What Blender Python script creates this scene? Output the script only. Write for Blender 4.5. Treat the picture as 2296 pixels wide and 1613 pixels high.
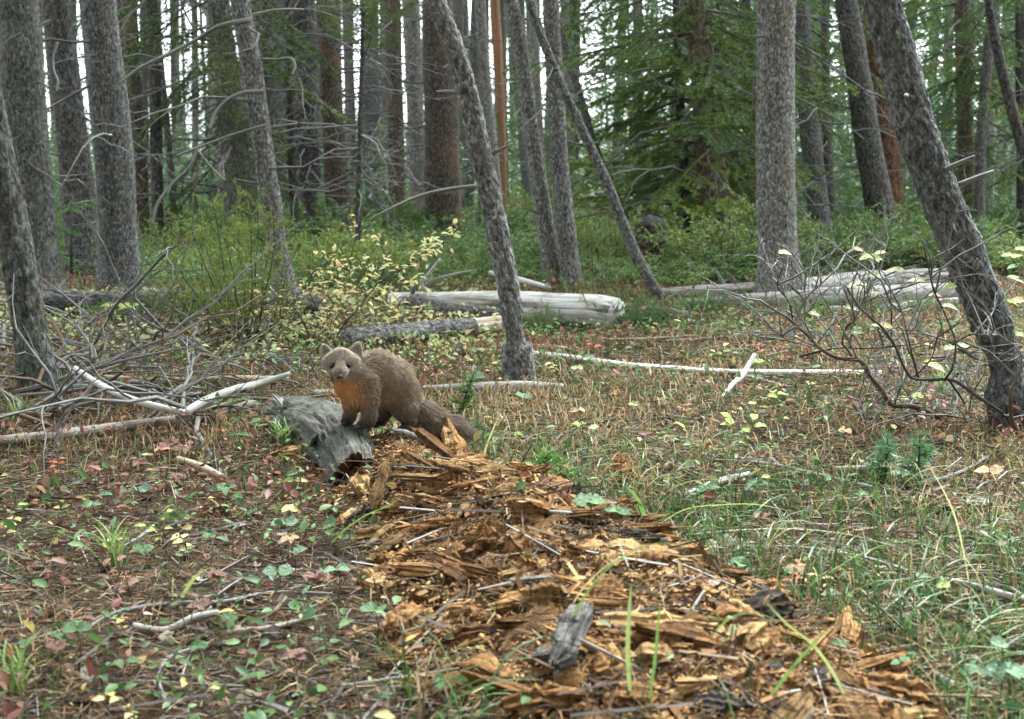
import bpy, math
import numpy as np
from mathutils import Vector, Matrix, Euler

for o in list(bpy.data.objects):
    bpy.data.objects.remove(o)
SC = bpy.context.scene
COL = SC.collection
rng = np.random.default_rng(11)
R = math.radians

# ---------------------------------------------------------------- camera
FPX, CX, CY = 2990.0, 1148.0, 806.5          # focal length and centre, in units of a 2296 px wide frame
CAM_H = 0.65
PITCH = math.atan((CY - 400.0) / FPX)
cam_d = bpy.data.cameras.new('camera')
cam_d.sensor_width = 36.0
cam_d.lens = 36.0 * FPX / 2296.0
cam_d.clip_start = 0.05
cam_d.clip_end = 1500.0
cam_d.dof.use_dof = True
cam_d.dof.focus_distance = 3.1
cam_d.dof.aperture_fstop = 9.0
cam = bpy.data.objects.new('camera', cam_d)
cam.location = (0, 0, CAM_H)
cam.rotation_euler = (math.pi / 2 - PITCH, 0, 0)
COL.objects.link(cam)
SC.camera = cam

# ---------------------------------------------------------------- world, sun, exposure
SUN_EL, SUN_AZ = 58.0, 25.0                    # azimuth clockwise from +Y (camera looks along +Y)
world = bpy.data.worlds.new('World')
SC.world = world
world.use_nodes = True
nt = world.node_tree
nt.nodes.clear()
sky = nt.nodes.new('ShaderNodeTexSky')
sky.sky_type = 'NISHITA'
sky.sun_disc = False
sky.sun_elevation = R(SUN_EL)
sky.sun_rotation = R(SUN_AZ)
sky.air_density = 1.0
sky.dust_density = 4.0
hsv = nt.nodes.new('ShaderNodeHueSaturation')
hsv.inputs['Saturation'].default_value = 0.12
bgd = nt.nodes.new('ShaderNodeBackground')
bgd.inputs['Strength'].default_value = 0.10
wout = nt.nodes.new('ShaderNodeOutputWorld')
nt.links.new(sky.outputs[0], hsv.inputs['Color'])
nt.links.new(hsv.outputs[0], bgd.inputs['Color'])
nt.links.new(bgd.outputs[0], wout.inputs['Surface'])
sun_d = bpy.data.lights.new('sun', 'SUN')
sun_d.energy = 1.5
sun_d.angle = R(11)
sun_d.color = (1.0, 0.98, 0.94)
sun = bpy.data.objects.new('sun', sun_d)
_d = Vector((math.sin(R(SUN_AZ)) * math.cos(R(SUN_EL)), math.cos(R(SUN_AZ)) * math.cos(R(SUN_EL)), math.sin(R(SUN_EL))))
sun.rotation_euler = (-_d).to_track_quat('-Z', 'Y').to_euler()
COL.objects.link(sun)
SC.view_settings.view_transform = 'Standard'
SC.view_settings.look = 'None'
SC.view_settings.gamma = 1.0
SC.view_settings.exposure = 3.38
SC.view_settings.use_white_balance = True
SC.view_settings.white_balance_temperature = 5900
SC.view_settings.white_balance_tint = 3.0
SC.view_settings.use_curve_mapping = False
SC.cycles.use_denoising = True
SC.cycles.max_bounces = 4
SC.cycles.diffuse_bounces = 2
SC.cycles.glossy_bounces = 2
SC.cycles.transmission_bounces = 3
SC.cycles.transparent_max_bounces = 4
SC.cycles.sample_clamp_indirect = 6.0
try:
    SC.cycles_curves.shape = 'RIBBONS'
except Exception:
    pass

# ---------------------------------------------------------------- noise
def _hash(ix, iy, iz, seed):
    h = (ix.astype(np.int64) * 374761393 + iy.astype(np.int64) * 668265263 + iz.astype(np.int64) * 1440670441 + seed * 974634777) & 0xffffffff
    h = ((h ^ (h >> 13)) * 1274126177) & 0xffffffff
    h = ((h ^ (h >> 15)) * 2246822519) & 0xffffffff
    return ((h ^ (h >> 16)) & 0xffffff) / float(0x1000000)

def vnoise(P, seed=0):
    P = np.atleast_2d(np.asarray(P, float))
    i = np.floor(P).astype(np.int64)
    f = P - i
    f = f * f * f * (f * (f * 6 - 15) + 10)
    r = 0.0
    for dx in (0, 1):
        wx = f[:, 0] if dx else 1 - f[:, 0]
        for dy in (0, 1):
            wy = f[:, 1] if dy else 1 - f[:, 1]
            for dz in (0, 1):
                wz = f[:, 2] if dz else 1 - f[:, 2]
                r = r + wx * wy * wz * _hash(i[:, 0] + dx, i[:, 1] + dy, i[:, 2] + dz, seed)
    return r * 2 - 1

def fbm(P, octv=4, seed=0, gain=.5):
    P = np.asarray(P, float)
    a, s, t = 1.0, 0.0, 0.0
    for k in range(octv):
        s = s + a * vnoise(P, seed + k * 17)
        t += a
        a *= gain
        P = P * 2.03 + 7.1
    return s / t

def worley(P, seed=0):
    i = np.floor(P).astype(np.int64)
    best = np.full(len(P), 9.0)
    second = np.full(len(P), 9.0)
    ident = np.zeros(len(P))
    for dx in (-1, 0, 1):
        for dy in (-1, 0, 1):
            for dz in (-1, 0, 1):
                c = i + (dx, dy, dz)
                q = np.stack([_hash(c[:, 0], c[:, 1], c[:, 2], seed + s) for s in (1, 2, 3)], 1) + c
                d = np.linalg.norm(P - q, axis=1)
                m = d < best
                second = np.where(m, best, np.minimum(second, d))
                ident = np.where(m, _hash(c[:, 0], c[:, 1], c[:, 2], seed + 9), ident)
                best = np.where(m, d, best)
    return best, second, ident

def sstep(a, b, x):
    t = np.clip((x - a) / (b - a), 0, 1)
    return t * t * (3 - 2 * t)

# ---------------------------------------------------------------- terrain
RIDGE = [(-.80, 3.75, .0, .16), (-.60, 3.35, .025, .16), (-.36, 2.85, .055, .15), (-.20, 2.60, .095, .16), (-.02, 2.30, .13, .18), (.08, 2.0, .13, .21), (.17, 1.65, .115, .23), (.30, 1.1, .08, .26)]

def ridge(x, y):
    best = np.zeros_like(x)
    for (x0, y0, h0, w0), (x1, y1, h1, w1) in zip(RIDGE[:-1], RIDGE[1:]):
        dx, dy = x1 - x0, y1 - y0
        t = np.clip(((x - x0) * dx + (y - y0) * dy) / (dx * dx + dy * dy), 0, 1)
        d = np.hypot(x - x0 - t * dx, y - y0 - t * dy)
        w = w0 + (w1 - w0) * t
        best = np.maximum(best, (h0 + (h1 - h0) * t) * np.exp(-(d / w) ** 2))
    return best

def gz(x, y):
    x = np.atleast_1d(np.asarray(x, float))
    y = np.atleast_1d(np.asarray(y, float))
    o = np.zeros_like(x)
    z = .022 * vnoise(np.stack([x * .8, y * .8, o], 1), 3) + .012 * vnoise(np.stack([x * 2.7, y * 2.7, o], 1), 4)
    z = z + .16 * vnoise(np.stack([x * .17, y * .17, o], 1), 5) * sstep(6, 16, y)
    z = z + ridge(x, y)
    z = z + .05 * np.exp(-((x + .20) ** 2 + (y - 2.86) ** 2) / .13 ** 2)
    z = z - .075 * np.exp(-((x - .88) ** 2 + (y - 4.0) ** 2) / .07 ** 2)      # a burrow
    return z

def gz1(x, y):
    return float(gz(x, y)[0])

FWD = np.array((0, math.cos(PITCH), -math.sin(PITCH)))
UPV = np.array((0, math.sin(PITCH), math.cos(PITCH)))
RGT = np.array((1.0, 0, 0))
CPOS = np.array((0, 0, CAM_H))

def ray(px, py):
    return FWD + RGT * (px - CX) / FPX + UPV * (CY - py) / FPX

def at(px, py, Y):
    r = ray(px, py)
    return CPOS + r * (Y / r[1])

def gp(px, py, dz=0.0):
    r = ray(px, py)
    z = 0.0
    for _ in range(14):
        t = (z + dz - CAM_H) / r[2]
        p = CPOS + r * t
        z = .5 * z + .5 * gz1(p[0], p[1])
    t = (z + dz - CAM_H) / r[2]
    return CPOS + r * t

# ---------------------------------------------------------------- mesh helpers
def mesh_from(name, V, faces, col=None, tc=None, smooth=True):
    V = np.asarray(V, np.float32)
    me = bpy.data.meshes.new(name)
    faces = [np.asarray(f, np.int32) for f in (faces if isinstance(faces, list) else [faces]) if len(f)]
    nl = sum(f.size for f in faces)
    npoly = sum(len(f) for f in faces)
    me.vertices.add(len(V))
    me.vertices.foreach_set('co', V.ravel())
    me.loops.add(nl)
    me.loops.foreach_set('vertex_index', np.concatenate([f.ravel() for f in faces]))
    me.polygons.add(npoly)
    sizes = np.concatenate([np.full(len(f), f.shape[1], np.int32) for f in faces])
    starts = np.concatenate([[0], np.cumsum(sizes)[:-1]]).astype(np.int32)
    me.polygons.foreach_set('loop_start', starts)
    me.polygons.foreach_set('loop_total', sizes)
    me.polygons.foreach_set('use_smooth', np.full(npoly, smooth, dtype=bool))
    if col is not None:
        a = me.attributes.new('Col', 'FLOAT_COLOR', 'POINT')
        c = np.ones((len(V), 4), np.float32)
        c[:, :3] = col
        a.data.foreach_set('color', c.ravel())
    if tc is not None:
        a = me.attributes.new('tc', 'FLOAT_VECTOR', 'POINT')
        a.data.foreach_set('vector', np.asarray(tc, np.float32).ravel())
    me.update(calc_edges=True)
    me.validate()
    return me

class MB:
    def __init__(self):
        self.V, self.F3, self.F4, self.C, self.T, self.n = [], [], [], [], [], 0
    def add(self, V, faces, col=(1, 1, 1), tc=None):
        V = np.asarray(V, float)
        for f in (faces if isinstance(faces, list) else [faces]):
            f = np.asarray(f, np.int64)
            if len(f):
                (self.F3 if f.shape[1] == 3 else self.F4).append(f + self.n)
        c = np.empty((len(V), 3))
        c[:] = col
        self.V.append(V); self.C.append(c); self.T.append(V if tc is None else np.asarray(tc, float))
        self.n += len(V)
        return self
    def mesh(self, name, smooth=True):
        f = []
        if self.F3: f.append(np.concatenate(self.F3))
        if self.F4: f.append(np.concatenate(self.F4))
        return mesh_from(name, np.concatenate(self.V), f, np.concatenate(self.C), np.concatenate(self.T), smooth)

def link(name, me, mat=None, parent=None, loc=None, rot=None, scale=None):
    if mat is not None and len(me.materials) == 0:
        me.materials.append(mat)
    o = bpy.data.objects.new(name, me)
    if parent is not None: o.parent = parent
    if loc is not None: o.location = tuple(float(v) for v in loc)
    if rot is not None: o.rotation_euler = tuple(float(v) for v in rot)
    if scale is not None: o.scale = (scale,) * 3 if np.isscalar(scale) else tuple(scale)
    COL.objects.link(o)
    return o

def tag(o, label=None, cat=None, group=None, kind=None):
    if label: o['label'] = label
    if cat: o['category'] = cat
    if group: o['group'] = group
    if kind: o['kind'] = kind
    return o

def thing(name, label, cat, loc, group=None, rz=0.0):
    o = bpy.data.objects.new(name, None)
    o.empty_display_size = .05
    o.location = tuple(float(v) for v in loc)
    o.rotation_euler = (0, 0, rz)
    COL.objects.link(o)
    return tag(o, label, cat, group)

def spline(P, n):
    P = np.asarray(P, float)
    if len(P) == 2:
        t = np.linspace(0, 1, n)[:, None]
        return P[0] * (1 - t) + P[1] * t
    d = np.concatenate([[0], np.cumsum(np.linalg.norm(np.diff(P[:, :3], axis=0), axis=1) + 1e-9)])
    t = np.linspace(0, d[-1], n)
    m = np.gradient(P, d, axis=0)
    i = np.clip(np.searchsorted(d, t, 'right') - 1, 0, len(P) - 2)
    h = (d[i + 1] - d[i])[:, None]
    u = ((t - d[i])[:, None]) / h
    return ((2 * u ** 3 - 3 * u ** 2 + 1) * P[i] + (u ** 3 - 2 * u ** 2 + u) * h * m[i] + (-2 * u ** 3 + 3 * u ** 2) * P[i + 1] + (u ** 3 - u ** 2) * h * m[i + 1])

def nrm(v):
    v = np.asarray(v, float)
    return v / (np.linalg.norm(v, axis=-1, keepdims=True) + 1e-12)

def frames(P):
    T = nrm(np.gradient(P, axis=0))
    a = np.array((0, 0, 1.0)) if abs(T[0, 2]) < .9 else np.array((1.0, 0, 0))
    N = [nrm(np.cross(T[0], a))]
    for i in range(1, len(P)):
        n = N[-1] - T[i] * np.dot(N[-1], T[i])
        N.append(nrm(n))
    N = np.array(N)
    return T, N, np.cross(T, N)

def tube(P, r, k=8, caps=True, disp=None):
    """generalised cylinder: returns V, [faces], straightened coordinates"""
    P = np.asarray(P, float)
    n = len(P)
    r = np.broadcast_to(np.asarray(r, float), (n,))
    T, N, B = frames(P)
    s = np.concatenate([[0], np.cumsum(np.linalg.norm(np.diff(P, axis=0), axis=1))])
    a = np.arange(k) * 2 * math.pi / k
    ca, sa = np.cos(a), np.sin(a)
    out = N[:, None, :] * ca[None, :, None] + B[:, None, :] * sa[None, :, None]
    tc = np.stack([r[:, None] * ca, r[:, None] * sa, np.repeat(s[:, None], k, 1)], 2)
    rr = np.repeat(r[:, None], k, 1)
    if disp is not None:
        rr = rr + disp(tc.reshape(-1, 3)).reshape(n, k)
    V = (P[:, None, :] + out * rr[..., None]).reshape(-1, 3)
    i = np.arange(n - 1)[:, None] * k
    j = np.arange(k)[None, :]
    j2 = (j + 1) % k
    q = np.stack([i + j, i + j2, i + k + j2, i + k + j], 2).reshape(-1, 4)
    tcf = tc.reshape(-1, 3)
    f = [q]
    if caps:
        V = np.concatenate([V, P[:1], P[-1:]])
        tcf = np.concatenate([tcf, [[0, 0, 0]], [[0, 0, s[-1]]]])
        c0, c1 = n * k, n * k + 1
        jj = np.arange(k)
        f.append(np.concatenate([np.stack([np.full(k, c0), (jj + 1) % k, jj], 1), np.stack([np.full(k, c1), (n - 1) * k + jj, (n - 1) * k + (jj + 1) % k], 1)]))
    return V, f, tcf

def scatter(TV, TF, B, X, Y, Z):
    """copies of a template (vertices TV, faces TF) at B with axes X,Y,Z (N,3 each): one vertex block"""
    TV = np.asarray(TV, float)
    N, m = len(B), len(TV)
    V = B[:, None, :] + TV[None, :, 0, None] * X[:, None, :] + TV[None, :, 1, None] * Y[:, None, :] + TV[None, :, 2, None] * Z[:, None, :]
    fs = []
    for tf in (TF if isinstance(TF, list) else [TF]):
        tf = np.asarray(tf)
        fs.append((tf[None] + (np.arange(N) * m)[:, None, None]).reshape(-1, tf.shape[1]))
    return V.reshape(-1, 3), fs

def randdir(n, r=rng):
    return nrm(r.normal(size=(n, 3)))

def perp(d, r=rng):
    a = r.normal(size=d.shape)
    return nrm(a - d * np.sum(a * d, 1, keepdims=True))

# ---------------------------------------------------------------- materials
class NT:
    def __init__(self, name):
        self.m = bpy.data.materials.new(name)
        self.m.use_nodes = True
        self.t = self.m.node_tree
        self.t.nodes.clear()
        self.out = self.n('ShaderNodeOutputMaterial')
    def n(self, typ, **kw):
        nd = self.t.nodes.new(typ)
        for k, v in kw.items():
            setattr(nd, k, v)
        return nd
    def l(self, a, b):
        self.t.links.new(a, b)
    def val(self, sock, v):
        if hasattr(v, 'is_linked') or hasattr(v, 'links'):
            self.l(v, sock)
        else:
            sock.default_value = v
    def attr(self, name):
        return self.n('ShaderNodeAttribute', attribute_name=name)
    def mapping(self, vec, scale):
        m = self.n('ShaderNodeMapping')
        self.l(vec, m.inputs['Vector'])
        m.inputs['Scale'].default_value = scale
        return m.outputs[0]
    def noise(self, vec, scale, detail=5, rough=.6, dist=0.0):
        x = self.n('ShaderNodeTexNoise')
        self.l(vec, x.inputs['Vector'])
        x.inputs['Scale'].default_value = scale
        x.inputs['Detail'].default_value = detail
        x.inputs['Roughness'].default_value = rough
        x.inputs['Distortion'].default_value = dist
        return x.outputs['Fac']
    def voro(self, vec, scale, feature='F1', out='Distance'):
        x = self.n('ShaderNodeTexVoronoi', feature=feature)
        self.l(vec, x.inputs['Vector'])
        x.inputs['Scale'].default_value = scale
        return x.outputs[out]
    def ramp(self, fac, stops):
        x = self.n('ShaderNodeValToRGB')
        self.l(fac, x.inputs['Fac'])
        e = x.color_ramp.elements
        while len(e) < len(stops): e.new(.5)
        for el, (p, c) in zip(e, stops):
            el.position = p
            el.color = (*c, 1) if len(c) == 3 else c
        return x.outputs['Color']
    def mix(self, fac, a, b, mode='MIX'):
        x = self.n('ShaderNodeMix', data_type='RGBA', blend_type=mode)
        self.val(x.inputs[0], fac)
        for s, v in ((x.inputs[6], a), (x.inputs[7], b)):
            if isinstance(v, tuple): s.default_value = (*v, 1)
            else: self.l(v, s)
        return x.outputs[2]
    def math(self, op, a, b=None, clamp=False):
        x = self.n('ShaderNodeMath', operation=op, use_clamp=clamp)
        self.val(x.inputs[0], a)
        if b is not None: self.val(x.inputs[1], b)
        return x.outputs[0]
    def bump(self, h, strength=.6, dist=.01):
        x = self.n('ShaderNodeBump')
        self.l(h, x.inputs['Height'])
        x.inputs['Strength'].default_value = strength
        x.inputs['Distance'].default_value = dist
        return x.outputs[0]
    def rnd(self):
        return self.n('ShaderNodeObjectInfo').outputs['Random']
    def bsdf(self, col, rough=.85, normal=None, spec=.25):
        b = self.n('ShaderNodeBsdfPrincipled')
        if isinstance(col, tuple): b.inputs['Base Color'].default_value = (*col, 1)
        else: self.l(col, b.inputs['Base Color'])
        self.val(b.inputs['Roughness'], rough)
        b.inputs['Specular IOR Level'].default_value = spec
        if normal is not None: self.l(normal, b.inputs['Normal'])
        self.l(b.outputs[0], self.out.inputs['Surface'])
        return b
    def leafy(self, col, trans=.35, gloss=.06, rough=.45, normal=None):
        d = self.n('ShaderNodeBsdfDiffuse'); t = self.n('ShaderNodeBsdfTranslucent'); g = self.n('ShaderNodeBsdfGlossy')
        for x in (d, t):
            if isinstance(col, tuple): x.inputs['Color'].default_value = (*col, 1)
            else: self.l(col, x.inputs['Color'])
        g.inputs['Roughness'].default_value = rough
        if normal is not None:
            self.l(normal, d.inputs['Normal']); self.l(normal, g.inputs['Normal'])
        m1 = self.n('ShaderNodeMixShader'); m1.inputs[0].default_value = trans
        self.l(d.outputs[0], m1.inputs[1]); self.l(t.outputs[0], m1.inputs[2])
        m2 = self.n('ShaderNodeMixShader'); m2.inputs[0].default_value = gloss
        self.l(m1.outputs[0], m2.inputs[1]); self.l(g.outputs[0], m2.inputs[2])
        self.l(m2.outputs[0], self.out.inputs['Surface'])

def mat_bark(name, dark, light, fleck, fleck_amt=.5, sc=26.0, stretch=.55, moss=0.0):
    N = NT(name)
    v = N.attr('tc').outputs['Vector']
    rn = N.n('ShaderNodeVectorMath', operation='ADD')
    N.l(v, rn.inputs[0])
    cmb = N.n('ShaderNodeCombineXYZ')
    r = N.rnd()
    for i in range(3): N.l(N.math('MULTIPLY', r, 13.7 + 9 * i), cmb.inputs[i])
    N.l(cmb.outputs[0], rn.inputs[1])
    v = rn.outputs[0]
    vm = N.mapping(v, (1, 1, stretch))
    sc = sc * 2.3
    plate = N.voro(N.mapping(v, (1, 1, .62)), sc * 1.15, 'F1')
    cell = N.n('ShaderNodeSeparateColor'); N.l(N.voro(N.mapping(v, (1, 1, .62)), sc * 1.15, 'F1', 'Color'), cell.inputs[0])
    n1 = N.noise(vm, sc, 6, .72, .5)
    n2 = N.noise(N.mapping(v, (1, 1, .6)), sc * 1.7, 4, .7)
    n3 = N.noise(v, 5.0, 3, .5)
    c = N.ramp(n1, [(.38, tuple(.85 * a for a in dark)), (.49, tuple(.5 * a + .5 * b for a, b in zip(dark, light))), (.58, light), (.68, tuple(1.4 * b for b in light))])
    c = N.mix(1.0, c, N.ramp(cell.outputs[0], [(0, (.75, .75, .75)), (.55, (1.1, 1.1, 1.1)), (1, (1.6, 1.58, 1.54))]), 'MULTIPLY')
    ed = N.voro(N.mapping(v, (1, 1, .62)), sc * .8, 'DISTANCE_TO_EDGE')
    c = N.mix(1.0, c, N.ramp(ed, [(.0, (.55, .54, .53)), (.13, (1, 1, 1))]), 'MULTIPLY')
    fl = N.ramp(N.math('MULTIPLY', N.math('ADD', n2, n3), .5), [(.51, (0, 0, 0)), (.56, (1, 1, 1))])
    c = N.mix(N.math('MULTIPLY', fl, fleck_amt), c, fleck)
    if moss > 0:
        ms = N.ramp(N.noise(v, 9.0, 6, .7), [(.50, (0, 0, 0)), (.66, (1, 1, 1))])
        c = N.mix(N.math('MULTIPLY', ms, moss), c, (.20, .23, .15))
    c = N.mix(1.0, c, N.ramp(r, [(0, (.80, .80, .82)), (1, (1.15, 1.12, 1.08))]), 'MULTIPLY')
    h = N.math('ADD', N.math('MULTIPLY', n1, .9), N.math('ADD', N.math('MULTIPLY', plate, -.6), N.math('MULTIPLY', n2, .5)))
    N.bsdf(c, .9, N.bump(h, 1.0, .016), .15)
    return N.m

def mat_wood(name, a, b, crack, sc=30.0, rough=.75, stain=None):
    N = NT(name)
    v = N.attr('tc').outputs['Vector']
    vm = N.mapping(v, (1, 1, .06))
    n1 = N.noise(vm, sc * 2.2, 6, .65, .3)
    n2 = N.noise(v, 7.0, 5, .6)
    cr = N.noise(N.mapping(v, (1, 1, .035)), sc * .7, 3, .5)
    c = N.ramp(n1, [(.30, b), (.68, a)])
    c = N.mix(N.ramp(cr, [(.37, (1, 1, 1)), (.42, (0, 0, 0))]), c, crack)
    if stain is not None:
        c = N.mix(N.math('MULTIPLY', N.ramp(n2, [(.50, (0, 0, 0)), (.63, (1, 1, 1))]), .7), c, stain)
    c = N.mix(1.0, c, N.ramp(N.rnd(), [(0, (.82, .82, .82)), (1, (1.12, 1.1, 1.08))]), 'MULTIPLY')
    N.bsdf(c, rough, N.bump(N.math('ADD', n1, N.math('MULTIPLY', cr, 1.4)), .8, .006), .2)
    return N.m

def mat_col(name, kind='leaf', trans=.35, var=.12, gloss=.05):
    """colour comes from the mesh's own colour attribute"""
    N = NT(name)
    c = N.attr('Col').outputs['Color']
    tcn = N.n('ShaderNodeTexCoord').outputs['Object']
    nz = N.noise(tcn, 60.0, 3, .6)
    c = N.mix(1.0, c, N.ramp(nz, [(.25, (1 - 2 * var,) * 3), (.75, (1 + 2 * var,) * 3)]), 'MULTIPLY')
    if name == 'needles': c = N.mix(1.0, c, N.ramp(N.rnd(), [(0, (.62, .70, .70)), (.45, (1, 1, 1)), (.8, (1.15, 1.1, .95)), (1, (1.35, 1.22, .85))]), 'MULTIPLY')
    if kind == 'leaf': N.leafy(c, trans, gloss)
    else: N.bsdf(c, .85, None, .15)
    return N.m

def mat_leaf(name, a, b, vein=None, trans=.35):
    N = NT(name)
    tcn = N.n('ShaderNodeTexCoord').outputs['Object']
    nz = N.noise(tcn, 5.0, 4, .6)
    r = N.rnd()
    c = N.mix(r, a, b)
    c = N.mix(1.0, c, N.ramp(nz, [(.3, (.78, .74, .72)), (.7, (1.15, 1.15, 1.1))]), 'MULTIPLY')
    sp = N.ramp(N.noise(tcn, 11.0, 3, .6), [(.66, (0, 0, 0)), (.72, (1, 1, 1))])
    c = N.mix(N.math('MULTIPLY', sp, .6), c, vein or (.16, .09, .04))
    N.leafy(c, trans, .05, .4, N.bump(nz, .4, .05))
    return N.m

M = {}
M['bark_grey'] = mat_bark('bark_grey', (.058, .058, .054), (.20, .20, .188), (.15, .11, .075), .3, 30)
M['bark_pale'] = mat_bark('bark_pale', (.085, .080, .072), (.31, .30, .275), (.18, .13, .09), .35, 34)
M['bark_dark'] = mat_bark('bark_dark', (.032, .032, .030), (.12, .118, .11), (.11, .07, .042), .3, 26)
M['bark_brown'] = mat_bark('bark_brown', (.050, .043, .036), (.155, .13, .105), (.22, .14, .08), .45, 26)
M['bark_moss'] = mat_bark('bark_moss', (.048, .049, .043), (.17, .172, .15), (.14, .105, .065), .3, 26, moss=.4)
M['bark_red'] = mat_bark('bark_red', (.065, .038, .024), (.20, .125, .08), (.26, .13, .06), .5, 18, .25)
M['wood_orange'] = mat_wood('wood_orange', (.29, .155, .075), (.16, .072, .036), (.08, .04, .026), 14, .75, (.17, .125, .09))
M['wood_white'] = mat_wood('wood_white', (.64, .62, .57), (.44, .41, .365), (.12, .105, .09), 26, .65, (.34, .28, .20))
M['wood_grey'] = mat_wood('wood_grey', (.36, .345, .315), (.19, .178, .158), (.055, .05, .043), 26, .8, (.17, .14, .10))
M['wood_tan'] = mat_wood('wood_tan', (.36, .285, .20), (.22, .165, .11), (.08, .06, .045), 26, .75, (.26, .24, .215))
M['wood_pole'] = mat_wood('wood_pole', (.33, .285, .225), (.20, .17, .13), (.07, .06, .05), 22, .8, (.14, .115, .09))
M['twig_grey'] = mat_wood('twig_grey', (.24, .23, .21), (.11, .104, .094), (.05, .046, .042), 40, .85)
M['twig_dark'] = mat_wood('twig_dark', (.085, .072, .062), (.045, .038, .034), (.03, .025, .02), 40, .85)
M['twig_brown'] = mat_wood('twig_brown', (.16, .115, .08), (.085, .06, .042), (.04, .03, .02), 40, .85)
M['needles'] = mat_col('needles', 'leaf', .25, .1, .04)
M['litter'] = mat_col('litter', 'flat', 0, .1)
M['grass'] = mat_col('grass', 'leaf', .35, .08, .02)
M['leaf_green'] = mat_leaf('leaf_green', (.07, .15, .04), (.12, .21, .07))
M['leaf_blue'] = mat_leaf('leaf_blue', (.10, .20, .10), (.16, .26, .12), (.24, .20, .12))
M['leaf_lime'] = mat_leaf('leaf_lime', (.30, .42, .08), (.48, .52, .14), (.35, .28, .06))
M['leaf_yellow'] = mat_leaf('leaf_yellow', (.66, .54, .16), (.80, .70, .32), (.45, .25, .08))
M['leaf_pale'] = mat_leaf('leaf_pale', (.46, .50, .24), (.60, .58, .33), (.36, .28, .14))
M['leaf_peach'] = mat_leaf('leaf_peach', (.52, .29, .14), (.58, .40, .19), (.35, .12, .05))
M['leaf_red'] = mat_leaf('leaf_red', (.44, .085, .04), (.50, .17, .075), (.20, .05, .03))
M['leaf_maroon'] = mat_leaf('leaf_maroon', (.16, .068, .048), (.25, .12, .072), (.12, .05, .04))
M['leaf_dead'] = mat_leaf('leaf_dead', (.17, .115, .085), (.24, .17, .13), (.08, .05, .04), .15)
# ================================================================ ground
def mat_ground():
    N = NT('forest_floor')
    v = N.n('ShaderNodeTexCoord').outputs['Object']
    n1 = N.noise(v, 3.0, 6, .65)
    n2 = N.noise(v, 38.0, 7, .72, .6)
    n3 = N.noise(v, 140.0, 4, .7)
    c = N.ramp(n2, [(.30, (.020, .016, .012)), (.46, (.055, .038, .025)), (.58, (.105, .068, .040)), (.74, (.19, .13, .078))])
    g = N.ramp(n1, [(.42, (0, 0, 0)), (.62, (1, 1, 1))])
    c = N.mix(N.math('MULTIPLY', g, .45), c, (.085, .095, .035))
    # brown crumbled wood along the decayed log (per-vertex mask of the mesh)
    m = N.attr('Col').outputs['Color']
    sep = N.n('ShaderNodeSeparateColor'); N.l(m, sep.inputs[0])
    rot = N.ramp(n2, [(.32, (.028, .015, .007)), (.5, (.12, .062, .026)), (.68, (.26, .15, .062))])
    c = N.mix(sep.outputs[0], c, rot)
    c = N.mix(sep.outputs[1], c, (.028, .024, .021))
    N.bsdf(c, .95, N.bump(N.math('ADD', N.math('MULTIPLY', n2, 1.0), N.math('MULTIPLY', n3, .5)), 1.0, .02), .1)
    return N.m

def axis_lines(lo, hi, step, far_lo, far_hi, g=1.13):
    a = list(np.arange(lo, hi + step / 2, step))
    s, x = step, a[-1]
    while x < far_hi:
        s *= g; x += s; a.append(x)
    s, x = step, a[0]
    while x > far_lo:
        s *= g; x -= s; a.insert(0, x)
    return np.array(a)

gx = axis_lines(-2.2, 2.4, .018, -95, 95)
gy = axis_lines(1.2, 6.2, .018, -35, 130)
XX, YY = np.meshgrid(gx, gy, indexing='ij')
xf, yf = XX.ravel(), YY.ravel()
near = sstep(9, 5, yf) * sstep(-.5, .8, yf)
zf = gz(xf, yf) + near * (.009 * fbm(np.stack([xf * 16, yf * 16, xf * 0], 1), 3, 50) + .004 * vnoise(np.stack([xf * 55, yf * 55, xf * 0], 1), 61))
rd = np.clip(ridge(xf, yf) / .06, 0, 1.3)
rotm = sstep(.34, .62, rd + .30 * fbm(np.stack([xf * 9, yf * 9, xf * 0], 1), 3, 77)) * sstep(3.05, 2.85, yf)
zf = zf + rotm * (.020 * fbm(np.stack([xf * 26, yf * 26, xf * 0], 1), 4, 91, .6) + .026 * (np.abs(fbm(np.stack([xf * 11, yf * 11, xf * 0], 1), 3, 93)) - .15))
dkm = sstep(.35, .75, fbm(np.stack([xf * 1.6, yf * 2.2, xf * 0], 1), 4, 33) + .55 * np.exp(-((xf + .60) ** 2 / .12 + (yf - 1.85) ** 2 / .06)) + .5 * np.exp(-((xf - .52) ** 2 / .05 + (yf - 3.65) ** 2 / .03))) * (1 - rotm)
nx, ny = len(gx), len(gy)
i, j = np.meshgrid(np.arange(nx - 1), np.arange(ny - 1), indexing='ij')
i, j = i.ravel(), j.ravel()
gf = np.stack([i * ny + j, (i + 1) * ny + j, (i + 1) * ny + j + 1, i * ny + j + 1], 1)
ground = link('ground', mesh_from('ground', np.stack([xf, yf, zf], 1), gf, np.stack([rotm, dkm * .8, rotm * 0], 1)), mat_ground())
tag(ground, kind='structure')

def rot_mask(x, y):
    x = np.atleast_1d(x); y = np.atleast_1d(y)
    rd = np.clip(ridge(x, y) / .06, 0, 1.3)
    return sstep(.34, .62, rd + .30 * fbm(np.stack([x * 9, y * 9, x * 0], 1), 3, 77)) * sstep(3.05, 2.85, y)

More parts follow.
